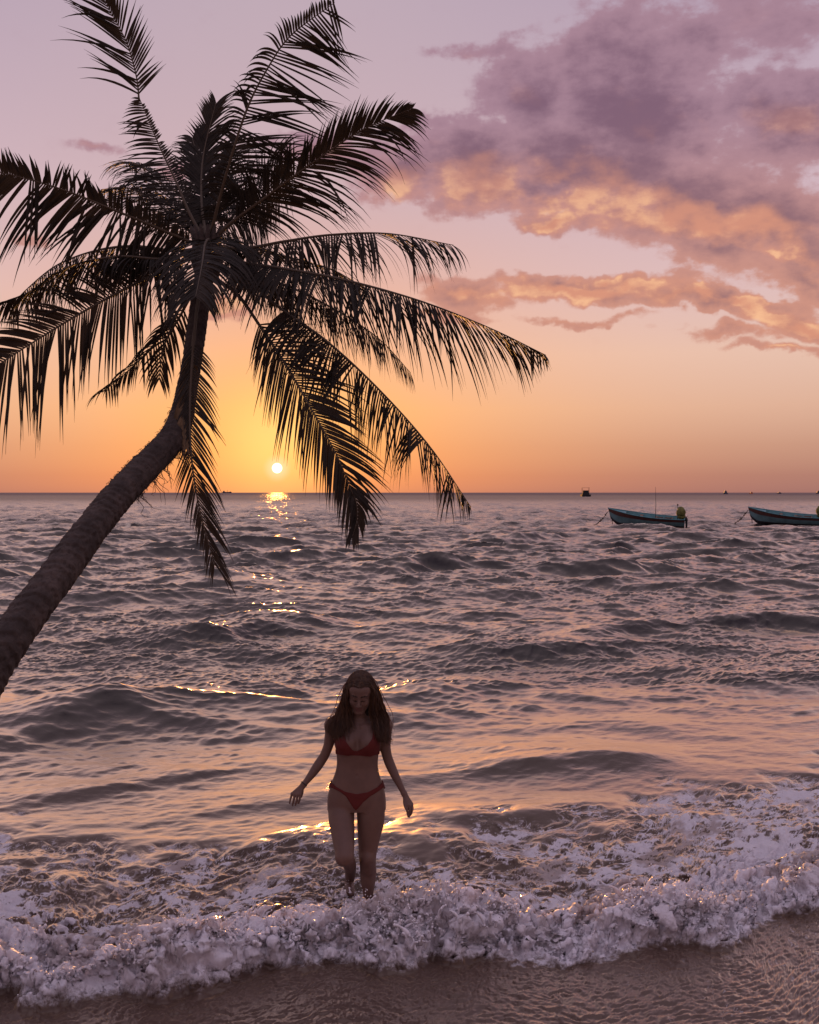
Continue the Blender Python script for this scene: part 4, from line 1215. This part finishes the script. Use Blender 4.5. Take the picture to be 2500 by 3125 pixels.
def relax(V, Fq, it=2, lam=0.5):
    n = len(V)
    for _ in range(it):
        acc = np.zeros_like(V); cnt = np.zeros(n)
        for a, b in ((0, 1), (1, 2), (2, 3), (3, 0)):
            np.add.at(acc, Fq[:, a], V[Fq[:, b]]); np.add.at(cnt, Fq[:, a], 1)
            np.add.at(acc, Fq[:, b], V[Fq[:, a]]); np.add.at(cnt, Fq[:, b], 1)
        V = V + lam * (acc / np.maximum(cnt, 1)[:, None] - V)
    return V

# ---- head frame
HS = 1.08
HO = W(706, 325, -0.065)
hp = R(24)
hU = np.array([0.05, -math.sin(hp), math.cos(hp)]); hU /= np.linalg.norm(hU)
hF = np.array([-0.03, -math.cos(hp), -math.sin(hp)]); hF -= hU * (hF @ hU); hF /= np.linalg.norm(hF)
hR = np.cross(hU, hF) * -1.0
hR = np.array([abs(hR[0]), hR[1] * np.sign(hR[0]), hR[2] * np.sign(hR[0])])
HM = [hR, hF, hU]
def H(r, f, u): return HO + (hR * r + hF * f + hU * u) * HS

def build_person():
    T = Field()                                    # trunk of the body, without arms
    sec = [(560, 697, 60, .050, .015), (585, 697, 120, .062, .015), (610, 697, 178, .075, .01), (660, 695, 196, .088, .0), (720, 690, 196, .098, .0), (790, 687, 189, .100, .0), (860, 685, 182, .092, .0), (930, 684, 176, .084, .0),
           (1000, 681, 184, .086, .0), (1060, 679, 204, .092, .0), (1110, 678, 224, .099, .005), (1170, 678, 240, .108, .01), (1230, 678, 251, .114, .012), (1290, 678, 254, .112, .015), (1335, 678, 246, .10, .015)]
    zs, cx, hw, hd, cy = [], [], [], [], []
    for y_, c_, w_, d_, o_ in sec:
        p = W(c_, y_, 0); zs.append(p[2]); cx.append(p[0]); hw.append(w_ * ZM); hd.append(d_); cy.append(PY + o_)
    o = np.argsort(zs); zs = np.array(zs)[o]
    sl, x, y, z = T.region((-.7, 7.75, zs[0]), (0, 8.3, zs[-1]), 0.01)
    zi = z.ravel()
    I = lambda a: np.interp(zi, zs, np.array(a)[o]).astype(np.float32)[None, None, :]
    # smooth the section curves
    def sm(a):
        q = np.interp(zi, zs, np.array(a)[o]); kk = np.ones(17) / 17
        return np.convolve(np.pad(q, 8, mode='edge'), kk, mode='valid').astype(np.float32)[None, None, :]
    a_, b_, cx_, cy_ = sm(hw), sm(hd), sm(cx), sm(cy)
    X_ = (x - cx_) / a_; Y2 = (y - cy_) / b_
    k0 = (np.abs(X_) ** 2.3 + np.abs(Y2) ** 2.3) ** (1 / 2.3)
    d = (k0 - 1) * np.minimum(a_, b_)
    d = np.maximum(d, np.maximum(zs[0] - z, z - zs[-1]))
    T.put(sl, d.astype(np.float32), 0)
    # bust, navel, collar bones, buttocks, ribs
    for bx in (596, 775): T.ell(W(bx, 775, -0.068), (0.066, 0.060, 0.063), 0.03)
    for bx in (590, 782): T.cap(W(bx, 640, -0.045), W(bx, 745, -0.075), 0.035, 0.045, 0.04)
    T.ell(W(684, 760, -0.122), (0.012, 0.022, 0.05), 0.018, sub=True)
    T.ell(W(680, 1046, -0.094), (0.006, 0.008, 0.010), 0.010, sub=True)
    T.cap(W(681, 900, -0.098), W(680, 1020, -0.104), 0.006, 0.006, 0.012, sub=True)
    for bx in (595, 765): T.ell(W(bx, 1250, 0.075), (0.088, 0.075, 0.085), 0.04)
    T.ell(W(672, 1275, -0.005), (0.052, 0.085, 0.045), 0.03)
    for s_ in (-1, 1):
        T.cap(W(697 + s_ * 25, 618, -0.060), W(697 + s_ * 190, 585, -0.015), 0.010, 0.012, 0.02)
        T.cap(W(697, 520, 0.015), W(697 + s_ * 160, 590, 0.025), 0.036, 0.036, 0.035)    # trapezius
    T.cap(W(697, 610, 0.012), W(702, 440, -0.010), 0.052, 0.046, 0.03)                 # neck
    tors = T.f.copy()

    Lg = Field()                                   # the two legs
    r = lambda v: v * ZM
    legR = [(W(548, 1235, 0.01), r(112)), (W(545, 1330, 0.0), r(115)), (W(546, 1420, -0.04), r(112)), (W(556, 1520, -0.085), r(103)), (W(565, 1620, -0.135), r(92)), (W(572, 1700, -0.18), r(82)), (W(573, 1745, -0.20), r(76))]
    Lg.chain(legR, 0.01)
    Lg.ell(W(570, 1752, -0.205), (r(70), r(72), r(68)), 0.02)
    shin = [(W(588, 1760, -0.17), r(58)), (W(612, 1800, -0.06), r(60)), (W(622, 1850, 0.06), r(52)), (W(620, 1920, 0.18), r(44)), (W(613, 1965, 0.24), r(38))]
    Lg.chain(shin, 0.012)
    Lg.chain([(W(612, 1960, 0.25), r(40)), (W(612, 1990, 0.20), r(44)), (W(618, 2030, 0.13), r(44)), (W(625, 2062, 0.09), r(30))], 0.015)
    for i, (tx, ty) in enumerate(((648, 2072), (636, 2078), (624, 2077), (612, 2070), (601, 2060))):
        Lg.cap(W(622 + (tx - 624) * .7, 2045, 0.10), W(tx, ty, 0.06), 0.010, 0.008 if i else 0.010, 0.006)
    Rg = Field()
    legL = [(W(795, 1235, 0.01), r(116)), (W(800, 1330, 0.005), r(123)), (W(799, 1420, 0.0), r(121)), (W(790, 1520, -0.005), r(106)), (W(780, 1620, -0.01), r(90)), (W(774, 1700, -0.015), r(78)), (W(772, 1760, -0.02), r(74)), (W(775, 1815, -0.01), r(69)),
            (W(778, 1880, 0.02), r(73)), (W(776, 1940, 0.02), r(68)), (W(776, 2010, 0.015), r(54)), (W(778, 2090, 0.01), r(40)), (W(778, 2160, 0.01), r(37))]
    Rg.chain(legL, 0.01)
    Rg.ell(W(771, 1762, -0.055), (r(46), 0.035, r(50)), 0.03)
    Rg.chain([(W(778, 2165, 0.03), 0.034), (W(775, 2190, -0.06), 0.032), (W(770, 2215, -0.14), 0.022)], 0.02)
    legs = np.minimum(Lg.f, Rg.f)
    B = Field(); B.f = tors.copy()
    h = np.clip(0.5 + 0.5 * (B.f - legs) / 0.018, 0, 1)
    B.f = B.f * (1 - h) + legs * h - 0.018 * h * (1 - h)
    hips = B.f.copy()

    # ---- arms
    A1 = Field()
    A1.chain([(W(462, 612, 0.0), r(50)), (W(447, 690, 0.01), r(46)), (W(432, 780, 0.02), r(43)), (W(402, 860, 0.03), r(41)), (W(375, 905, 0.035), r(42)),
              (W(345, 950, 0.025), r(44)), (W(300, 1015, 0.01), r(38)), (W(255, 1075, -0.005), r(29)), (W(224, 1112, -0.015), r(24))], 0.01)
    A1.ell(W(455, 600, 0.0), (r(56), r(62), r(60)), 0.03)
    # hand: five metacarpals then bent fingers
    wr = W(220, 1118, -0.015)
    kn = [(187, 1203, -0.045), (163, 1214, -0.035), (140, 1212, -0.022), (118, 1200, -0.008)]
    md = [(184, 1246, -0.050), (157, 1260, -0.042), (131, 1260, -0.030), (104, 1245, -0.012)]
    tp_ = [(173, 1284, -0.042), (146, 1297, -0.034), (121, 1300, -0.022), (96, 1283, -0.006)]
    for i in range(4):
        A1.cap(wr, W(*kn[i]), r(19), 0.0110, 0.012)
    A1.cap(W(*kn[0]), W(*kn[3]), 0.009, 0.009, 0.008)
    Hd = Field()
    for i in range(4):
        rr_ = (0.0082, 0.0085, 0.0082, 0.0074)[i]
        q = Field.__new__(Field); 
        Hd.chain([(W(*kn[i]), rr_ * 1.1), (W(*md[i]), rr_), (W(*tp_[i]), rr_ * 0.82)], 0.002)
    Hd.chain([(W(205, 1150, -0.02), 0.012), (W(205, 1190, 0.015), 0.010), (W(196, 1228, 0.03), 0.0078)], 0.004)
    A1.put((slice(None),) * 3, Hd.f, 0.004)
    A2 = Field()
    A2.chain([(W(930, 605, 0.0), r(50)), (W(932, 690, 0.012), r(48)), (W(926, 780, 0.02), r(46)), (W(938, 860, 0.03), r(43)), (W(955, 915, 0.035), r(43)),
              (W(975, 965, 0.03), r(43)), (W(1012, 1045, 0.015), r(37)), (W(1055, 1130, 0.0), r(29)), (W(1085, 1192, -0.01), r(24))], 0.01)
    A2.ell(W(930, 600, 0.0), (r(56), r(62), r(60)), 0.03)
    wr = W(1088, 1196, -0.01)
    kn = [(1112, 1296, -0.045), (1130, 1300, -0.030), (1146, 1298, -0.014), (1156, 1288, 0.002)]
    md = [(1114, 1345, -0.050), (1137, 1352, -0.040), (1156, 1346, -0.022), (1163, 1330, -0.006)]
    tp_ = [(1124, 1398, -0.038), (1132, 1400, -0.024), (1143, 1386, -0.010), (1150, 1366, 0.002)]
    for i in range(4): A2.cap(wr, W(*kn[i]), r(19), 0.0110, 0.012)
    Hd = Field()
    for i in range(4):
        rr_ = (0.0082, 0.0085, 0.0082, 0.0074)[i]
        Hd.chain([(W(*kn[i]), rr_ * 1.1), (W(*md[i]), rr_), (W(*tp_[i]), rr_ * 0.82)], 0.002)
    Hd.chain([(W(1094, 1235, -0.02), 0.012), (W(1092, 1285, -0.045), 0.010), (W(1103, 1330, -0.060), 0.0078)], 0.004)
    A2.put((slice(None),) * 3, Hd.f, 0.004)
    arms = np.minimum(A1.f, A2.f)
    B.put((slice(None),) * 3, arms, 0.022)

    # ---- head and face
    Hh = Field()
    s = HS
    Hh.ell(H(0, -0.022, 0.035), (0.076 * s, 0.094 * s, 0.084 * s), 0.0, HM)
    Hh.ell(H(0, 0.022, -0.028), (0.064 * s, 0.062 * s, 0.088 * s), 0.03, HM)
    Hh.ell(H(0, 0.030, 0.045), (0.060 * s, 0.050 * s, 0.040 * s), 0.03, HM)          # forehead
    Hh.ell(H(0, 0.058, -0.100), (0.024 * s, 0.021 * s, 0.019 * s), 0.025, HM)         # chin
    for g_ in (-1, 1):
        Hh.cap(H(g_ * 0.050, 0.0, -0.055), H(g_ * 0.015, 0.052, -0.102), 0.017, 0.014, 0.025)
        Hh.ell(H(g_ * 0.036, 0.055, -0.030), (0.022, 0.020, 0.020), 0.022, HM)      # cheek
        Hh.ell(H(g_ * 0.030, 0.094, 0.004), (0.016, 0.014, 0.010), 0.012, HM, sub=True)
        Hh.ell(H(g_ * 0.030, 0.073, 0.001), (0.0145, 0.0135, 0.0125), 0.004, HM)     # closed lid
        Hh.ell(H(g_ * 0.011, 0.092, -0.037), (0.0085, 0.009, 0.0065), 0.006, HM)
        Hh.ell(H(g_ * 0.074, -0.01, -0.012), (0.008, 0.018, 0.03), 0.006, HM)        # ear
    Hh.cap(H(-0.036, 0.073, 0.022), H(0.036, 0.073, 0.022), 0.010, 0.010, 0.016)     # brow ridge
    Hh.cap(H(0, 0.078, 0.010), H(0, 0.103, -0.032), 0.007, 0.0105, 0.010)            # nose
    Hh.cap(H(-0.017, 0.074, -0.064), H(0.017, 0.074, -0.064), 0.007, 0.007, 0.005)   # upper lip
    Hh.cap(H(-0.013, 0.073, -0.076), H(0.013, 0.073, -0.076), 0.008, 0.008, 0.006)
    Hh.cap(H(-0.022, 0.085, -0.070), H(0.022, 0.085, -0.070), 0.002, 0.002, 0.003, sub=True)
    B.put((slice(None),) * 3, Hh.f, 0.008)

    V, Fq = surface_nets(B.f); V = relax(V, Fq, 2, 0.5)
    cen = V[Fq].mean(1)
    def seg(A, Bb):
        A = np.array(A); v = np.array(Bb) - A; t_ = np.clip(((cen - A) @ v) / (v @ v), 0, 1)
        return np.linalg.norm(cen - A - t_[:, None] * v, axis=1)
    mi = np.zeros(len(Fq), dtype=np.int32)
    for g_ in (-1, 1):
        mi[seg(H(g_ * 0.014, 0.086, 0.024), H(g_ * 0.030, 0.086, 0.030)) < 0.0055] = 2
        mi[seg(H(g_ * 0.030, 0.086, 0.030), H(g_ * 0.047, 0.070, 0.024)) < 0.0050] = 2
        mi[seg(H(g_ * 0.016, 0.083, -0.009), H(g_ * 0.042, 0.079, -0.007)) < 0.0052] = 2
    mi[(seg(H(-0.019, 0.082, -0.064), H(0.019, 0.082, -0.064)) < 0.0085) | (seg(H(-0.014, 0.081, -0.077), H(0.014, 0.081, -0.077)) < 0.0085)] = 1
    skin = material('skin', (0.13, 0.073, 0.057), 0.5, 0.35, var=0.08, vscale=14)
    lip = material('lips', (0.11, 0.045, 0.040), 0.45, 0.4); brow = material('brow_hair', (0.035, 0.022, 0.018), 0.7, 0.2)
    red = material('red_fabric', (0.10, 0.016, 0.014), 0.75, 0.2, bump=0.2, bscale=200)
    base = W(700, 2165, 0); base = Vector((float(base[0]), PY, float(base[2])))
    root = empty('person', base)
    tag(root, 'woman in a red bikini with long brown hair, head bowed, wading in through the foam', 'woman')
    bv = np.array(base)
    np_mesh('body', V - bv, Fq, [skin, lip, brow], root, matidx=mi)

    # ---- bikini: shells over the skin inside outlines
    def detail(fld, poly, front=None, thick=0.0055, extra=None):
        x = gax[0][:, None, None]; y = gax[1][None, :, None]; z = gax[2][None, None, :]
        ca, sa = math.cos(PITCH), math.sin(PITCH)
        fw = y * ca - (z - CAM_H) * sa
        u = x / fw * F; v = (y * sa + (z - CAM_H) * ca) / fw * F
        zx = (u + 1250 - 850) / 0.35239; zy = (1562.5 - v - 2000) / 0.35239
        near_ = np.where(np.abs(fld) < 0.03)
        fx = np.full(fld.shape, 0.5, dtype=np.float32)
        zx = np.broadcast_to(zx, fld.shape)[near_]; zy = np.broadcast_to(zy, fld.shape)[near_]
        best = np.full(zx.shape, 1e9)
        for pl in poly:
            pl = np.array(pl, float); dd = np.full(zx.shape, 1e9); ins = np.zeros(zx.shape, bool)
            for a, b in zip(pl, np.roll(pl, -1, axis=0)):
                vx, vy = b - a; wx_, wy_ = zx - a[0], zy - a[1]
                t_ = np.clip((wx_ * vx + wy_ * vy) / (vx * vx + vy * vy + 1e-9), 0, 1)
                dd = np.minimum(dd, np.hypot(wx_ - vx * t_, wy_ - vy * t_))
                c1 = (a[1] <= zy) != (b[1] <= zy)
                ins ^= c1 & (zx < (b[0] - a[0]) * (zy - a[1]) / np.where(b[1] == a[1], 1e-9, b[1] - a[1]) + a[0])
            best = np.minimum(best, np.where(ins, -dd, dd))
        m_ = best * ZM
        yy = gax[1][near_[1]]
        if front is not None: m_ = np.maximum(m_, yy - front)
        fx[near_] = np.maximum(fld[near_] - thick, m_)
        return fx
    cups = [[(478, 735), (492, 800), (520, 840), (560, 866), (610, 872), (650, 856), (668, 838), (640, 818), (612, 785), (585, 745), (575, 700), (592, 560), (572, 560), (545, 680)],
            [(668, 838), (690, 858), (740, 874), (800, 878), (850, 858), (876, 815), (884, 720), (860, 680), (838, 640), (826, 560), (806, 560), (822, 660), (812, 720), (775, 775), (720, 812)]]
    band = [[(440, 800), (560, 828), (800, 832), (930, 800), (930, 846), (800, 872), (560, 866), (440, 846)]]
    ft = detail(tors, cups, front=PY + 0.0)
    ft = np.minimum(ft, detail(tors, band, front=None, thick=0.004))
    v_, f_ = surface_nets(ft); np_mesh('bikini_top', relax(v_, f_, 2, 0.4) - bv, f_, [red], root)
    brief = [[(420, 1082), (452, 1096), (500, 1140), (580, 1182), (680, 1202), (780, 1184), (860, 1140), (905, 1096), (940, 1082), (940, 1136), (905, 1150), (850, 1188), (790, 1225), (735, 1272), (700, 1315), (672, 1345), (650, 1325), (625, 1285), (585, 1222), (530, 1180), (460, 1146), (420, 1136)]]
    ft = detail(hips, brief, front=PY + 0.02)
    ft = np.minimum(ft, detail(hips, [[(400, 1082), (960, 1082), (960, 1150), (900, 1180), (700, 1345), (640, 1345), (480, 1180), (400, 1150)]], front=None) if False else ft)
    bk = [[(420, 1082), (940, 1082), (940, 1136), (860, 1210), (740, 1290), (690, 1350), (655, 1350), (610, 1290), (500, 1210), (420, 1136)]]
    g2 = detail(hips, bk)
    yy = gax[1][None, :, None]
    g2 = np.maximum(g2, (PY + 0.015) - yy)
    ft = np.minimum(ft, g2)
    v_, f_ = surface_nets(ft); np_mesh('bikini_bottom', relax(v_, f_, 2, 0.4) - bv, f_, [red], root)

    # ---- hair: cap and strands
    hm = bpy.data.materials.new('brown_hair'); hm.use_nodes = True
    q = NB(hm.node_tree); b = hm.node_tree.nodes['Principled BSDF']
    tcn = q.n('ShaderNodeTexCoord'); nz = q.noise(q.vmath('MULTIPLY', tcn.outputs['Object'], (60, 60, 4)), 1.0, 3, 0.6)
    q.l(q.mix(q.smooth(nz, 0.35, 0.7), (0.050, 0.028, 0.018, 1), (0.15, 0.08, 0.045, 1)), b.inputs['Base Color'])
    b.inputs['Roughness'].default_value = 0.45; b.inputs['Specular IOR Level'].default_value = 0.5
    tl = q.n('ShaderNodeBsdfTranslucent'); tl.inputs[0].default_value = (0.42, 0.18, 0.07, 1)
    mx = q.n('ShaderNodeMixShader'); mx.inputs[0].default_value = 0.40
    q.l(b.outputs[0], mx.inputs[1]); q.l(tl.outputs[0], mx.inputs[2]); q.l(mx.outputs[0], hm.node_tree.nodes['Material Output'].inputs[0])
    rg = random.Random(12)
    left = [[(700, 150, -.03), (640, 165, -.03), (598, 240, -.03), (578, 340, -.02), (560, 430, .0), (520, 500, -.02), (455, 540, -.03), (405, 590, -.03), (385, 665, -.02)],
            [(700, 200, -.07), (632, 225, -.07), (596, 320, -.06), (580, 430, -.04), (545, 540, -.06), (510, 620, -.085), (500, 690, -.10), (535, 745, -.11)],
            [(702, 215, -.10), (625, 250, -.08), (586, 330, -.06), (582, 420, -.055), (612, 510, -.075), (600, 600, -.10), (560, 680, -.125), (565, 765, -.145)],
            [(702, 225, -.105), (632, 252, -.08), (590, 340, -.062), (588, 420, -.055), (622, 530, -.07), (655, 600, -.09), (620, 680, -.12), (600, 740, -.15)],
            [(700, 140, .0), (630, 160, .02), (590, 260, .03), (570, 400, .04), (520, 500, .03), (480, 560, .0), (455, 640, -.02), (470, 720, -.04)],
            [(700, 170, -.05), (625, 200, -.04), (592, 300, -.03), (570, 420, -.01), (520, 520, -.02), (470, 590, -.05), (455, 680, -.07), (490, 760, -.09)]]
    right = [[(705, 150, -.03), (775, 160, -.03), (832, 240, -.03), (866, 350, -.02), (905, 450, -.01), (940, 520, -.02), (935, 610, -.05), (945, 690, -.07), (985, 738, -.07), (1018, 742, -.07)],
             [(706, 200, -.07), (782, 215, -.07), (826, 310, -.05), (856, 430, -.03), (890, 540, -.04), (900, 640, -.08), (915, 720, -.10), (930, 795, -.10)],
             [(706, 215, -.10), (790, 250, -.08), (828, 330, -.06), (820, 430, -.05), (815, 530, -.06), (848, 620, -.09), (872, 700, -.12), (880, 770, -.14)],
             [(706, 225, -.105), (784, 252, -.08), (822, 340, -.062), (808, 430, -.055), (796, 540, -.06), (830, 630, -.10), (860, 720, -.13), (905, 770, -.12)],
             [(705, 140, .0), (785, 165, .02), (845, 270, .03), (880, 400, .04), (925, 500, .02), (930, 600, .0), (940, 690, -.03), (965, 745, -.05)],
             [(705, 170, -.05), (790, 200, -.04), (838, 300, -.03), (868, 420, -.01), (915, 520, -.03), (915, 620, -.06), (935, 700, -.08), (925, 785, -.10)]]
    def guide(g_, n=22):
        return [np.array(p) for p in crom([Vector([float(v) for v in W(q_[0], q_[1], q_[2] - 0.055 * float(np.clip((560 - q_[1]) / 160, 0, 1)))]) for q_ in g_], n)]
    N = 22
    GL = [guide(g_) for g_ in left]; GR = [guide(g_) for g_ in right]
    Cc = H(0, -0.022, 0.035)
    def ellip_out(p, grow):
        v = p - Cc; a = np.array([v @ hR / (0.076 * s), v @ hF / (0.094 * s), v @ hU / (0.084 * s)])
        k = np.linalg.norm(a)
        if k < grow: return Cc + v * (grow / max(k, 1e-6))
        return p
    V2 = []; F2 = []
    for G in (GL, GR):
        for _ in range(850):
            wts = np.array([rg.random() ** 3 for _ in G]); wts[rg.randrange(len(G))] += 1.2; wts /= wts.sum()
            pts = sum(w_ * np.array(g_) for w_, g_ in zip(wts, G))
            # roots spread along the parting, front to back
            ru = rg.uniform(-0.9, 0.74)
            root_p = Cc + hR * rg.gauss(0, 0.006) + hF * (0.094 * s * math.sin(ru * 1.45) * 0.98) + hU * (0.084 * s * math.cos(ru * 1.45) * 1.02)
            off = root_p - pts[0]
            jx, jy, jz = rg.gauss(0, 0.010), rg.gauss(0, 0.010), rg.gauss(0, 0.006)
            end = rg.uniform(0.72, 1.0); ph = rg.uniform(0, 6.28); am = rg.uniform(0.003, 0.017); fr_ = rg.uniform(1.3, 2.6)
            stray_ = rg.random() < 0.07
            line = []
            for i in range(N):
                f = i / (N - 1) * end; k = f * (N - 1); j = min(int(k), N - 2)
                p = pts[j] * (1 - (k - j)) + pts[j + 1] * (k - j)
                fo = max(0, 1 - f * 3.2) ** 1.5
                p = p + off * fo + np.array([jx, jy, jz]) * min(f * 2.2, 1) + hR * math.sin(ph + f * 6.28 * fr_) * am * f * 2 + hF * math.cos(ph + f * 5.5 * fr_) * am * f
                if stray_: p = p + np.array([rg.gauss(0, .0015) + jx * 2.2 * f, 0, 0.0])
                if f < 0.5: p = ellip_out(p, 1.09 + rg.uniform(0, .0) + abs(jx) * 2.0)
                line.append(p)
            wdt = rg.uniform(0.0018, 0.0040); b0 = len(V2)
            ang = rg.uniform(0, 3.14)
            for i, p in enumerate(line):
                tn = line[min(i + 1, N - 1)] - line[max(i - 1, 0)]; tn = tn / (np.linalg.norm(tn) + 1e-9)
                a = np.cross(tn, [0, 1, 0.01]); a /= np.linalg.norm(a) + 1e-9; c = np.cross(tn, a)
                w2 = wdt * (1 - 0.75 * (i / (N - 1)) ** 2)
                for q2 in range(3):
                    an = ang + q2 * 2.094
                    V2.append(p + (a * math.cos(an) + c * math.sin(an) * 0.6) * w2)
                if i:
                    for q2 in range(3):
                        F2.append((b0 + (i - 1) * 3 + q2, b0 + (i - 1) * 3 + (q2 + 1) % 3, b0 + i * 3 + (q2 + 1) % 3, b0 + i * 3 + q2))
    hair = np_mesh('hair', np.array(V2) - bv, np.array(F2), [hm], root)
    C_ = Field()
    C_.ell(H(0, -0.026, 0.040), (0.082 * s, 0.098 * s, 0.090 * s), 0.0, HM)
    C_.ell(H(0, 0.085, -0.045), (0.067, 0.088, 0.098), 0.012, HM, sub=True)
    C_.cap(H(0, -0.050, 0.0), W(712, 560, 0.075), 0.072, 0.088, 0.03); C_.cap(W(712, 560, 0.085), W(700, 700, 0.10), 0.085, 0.06, 0.03)
    v_, f_ = surface_nets(C_.f); np_mesh('scalp_hair', relax(v_, f_, 2, 0.4) - bv, f_, [material('dark_brown_hair', (0.035, 0.021, 0.016), 0.6, 0.3, bump=0.6, bscale=60)], hair)

    # ---- wristband and earring
    m = MB(); c = Vector([float(v) for v in W(222, 1113, -0.015)]) - base
    ax = (Vector([float(v) for v in W(300, 1015, 0.01)]) - Vector([float(v) for v in W(220, 1118, -0.015)])).normalized()
    s1 = ax.cross(Vector((0, 1, 0))).normalized(); s2 = s1.cross(ax)
    m.tube([c + (s1 * math.cos(t_ / 20 * 6.2832) + s2 * math.sin(t_ / 20 * 6.2832)) * 0.0225 for t_ in range(21)], 0.0035, 6, cap=False)
    m.build('wristband', [material('dark_band', (0.02, 0.018, 0.02), 0.6, 0.3)], root)
    m = MB(); p = W(786, 452, -0.05) - bv; m.ball(tuple(p), 0.006, 0, 8, 6, (1, 1, 1.6)); m.build('earring', [material('silver', (0.6, 0.55, 0.5), 0.25, 0.5, Metallic=1.0)], root)
build_person()
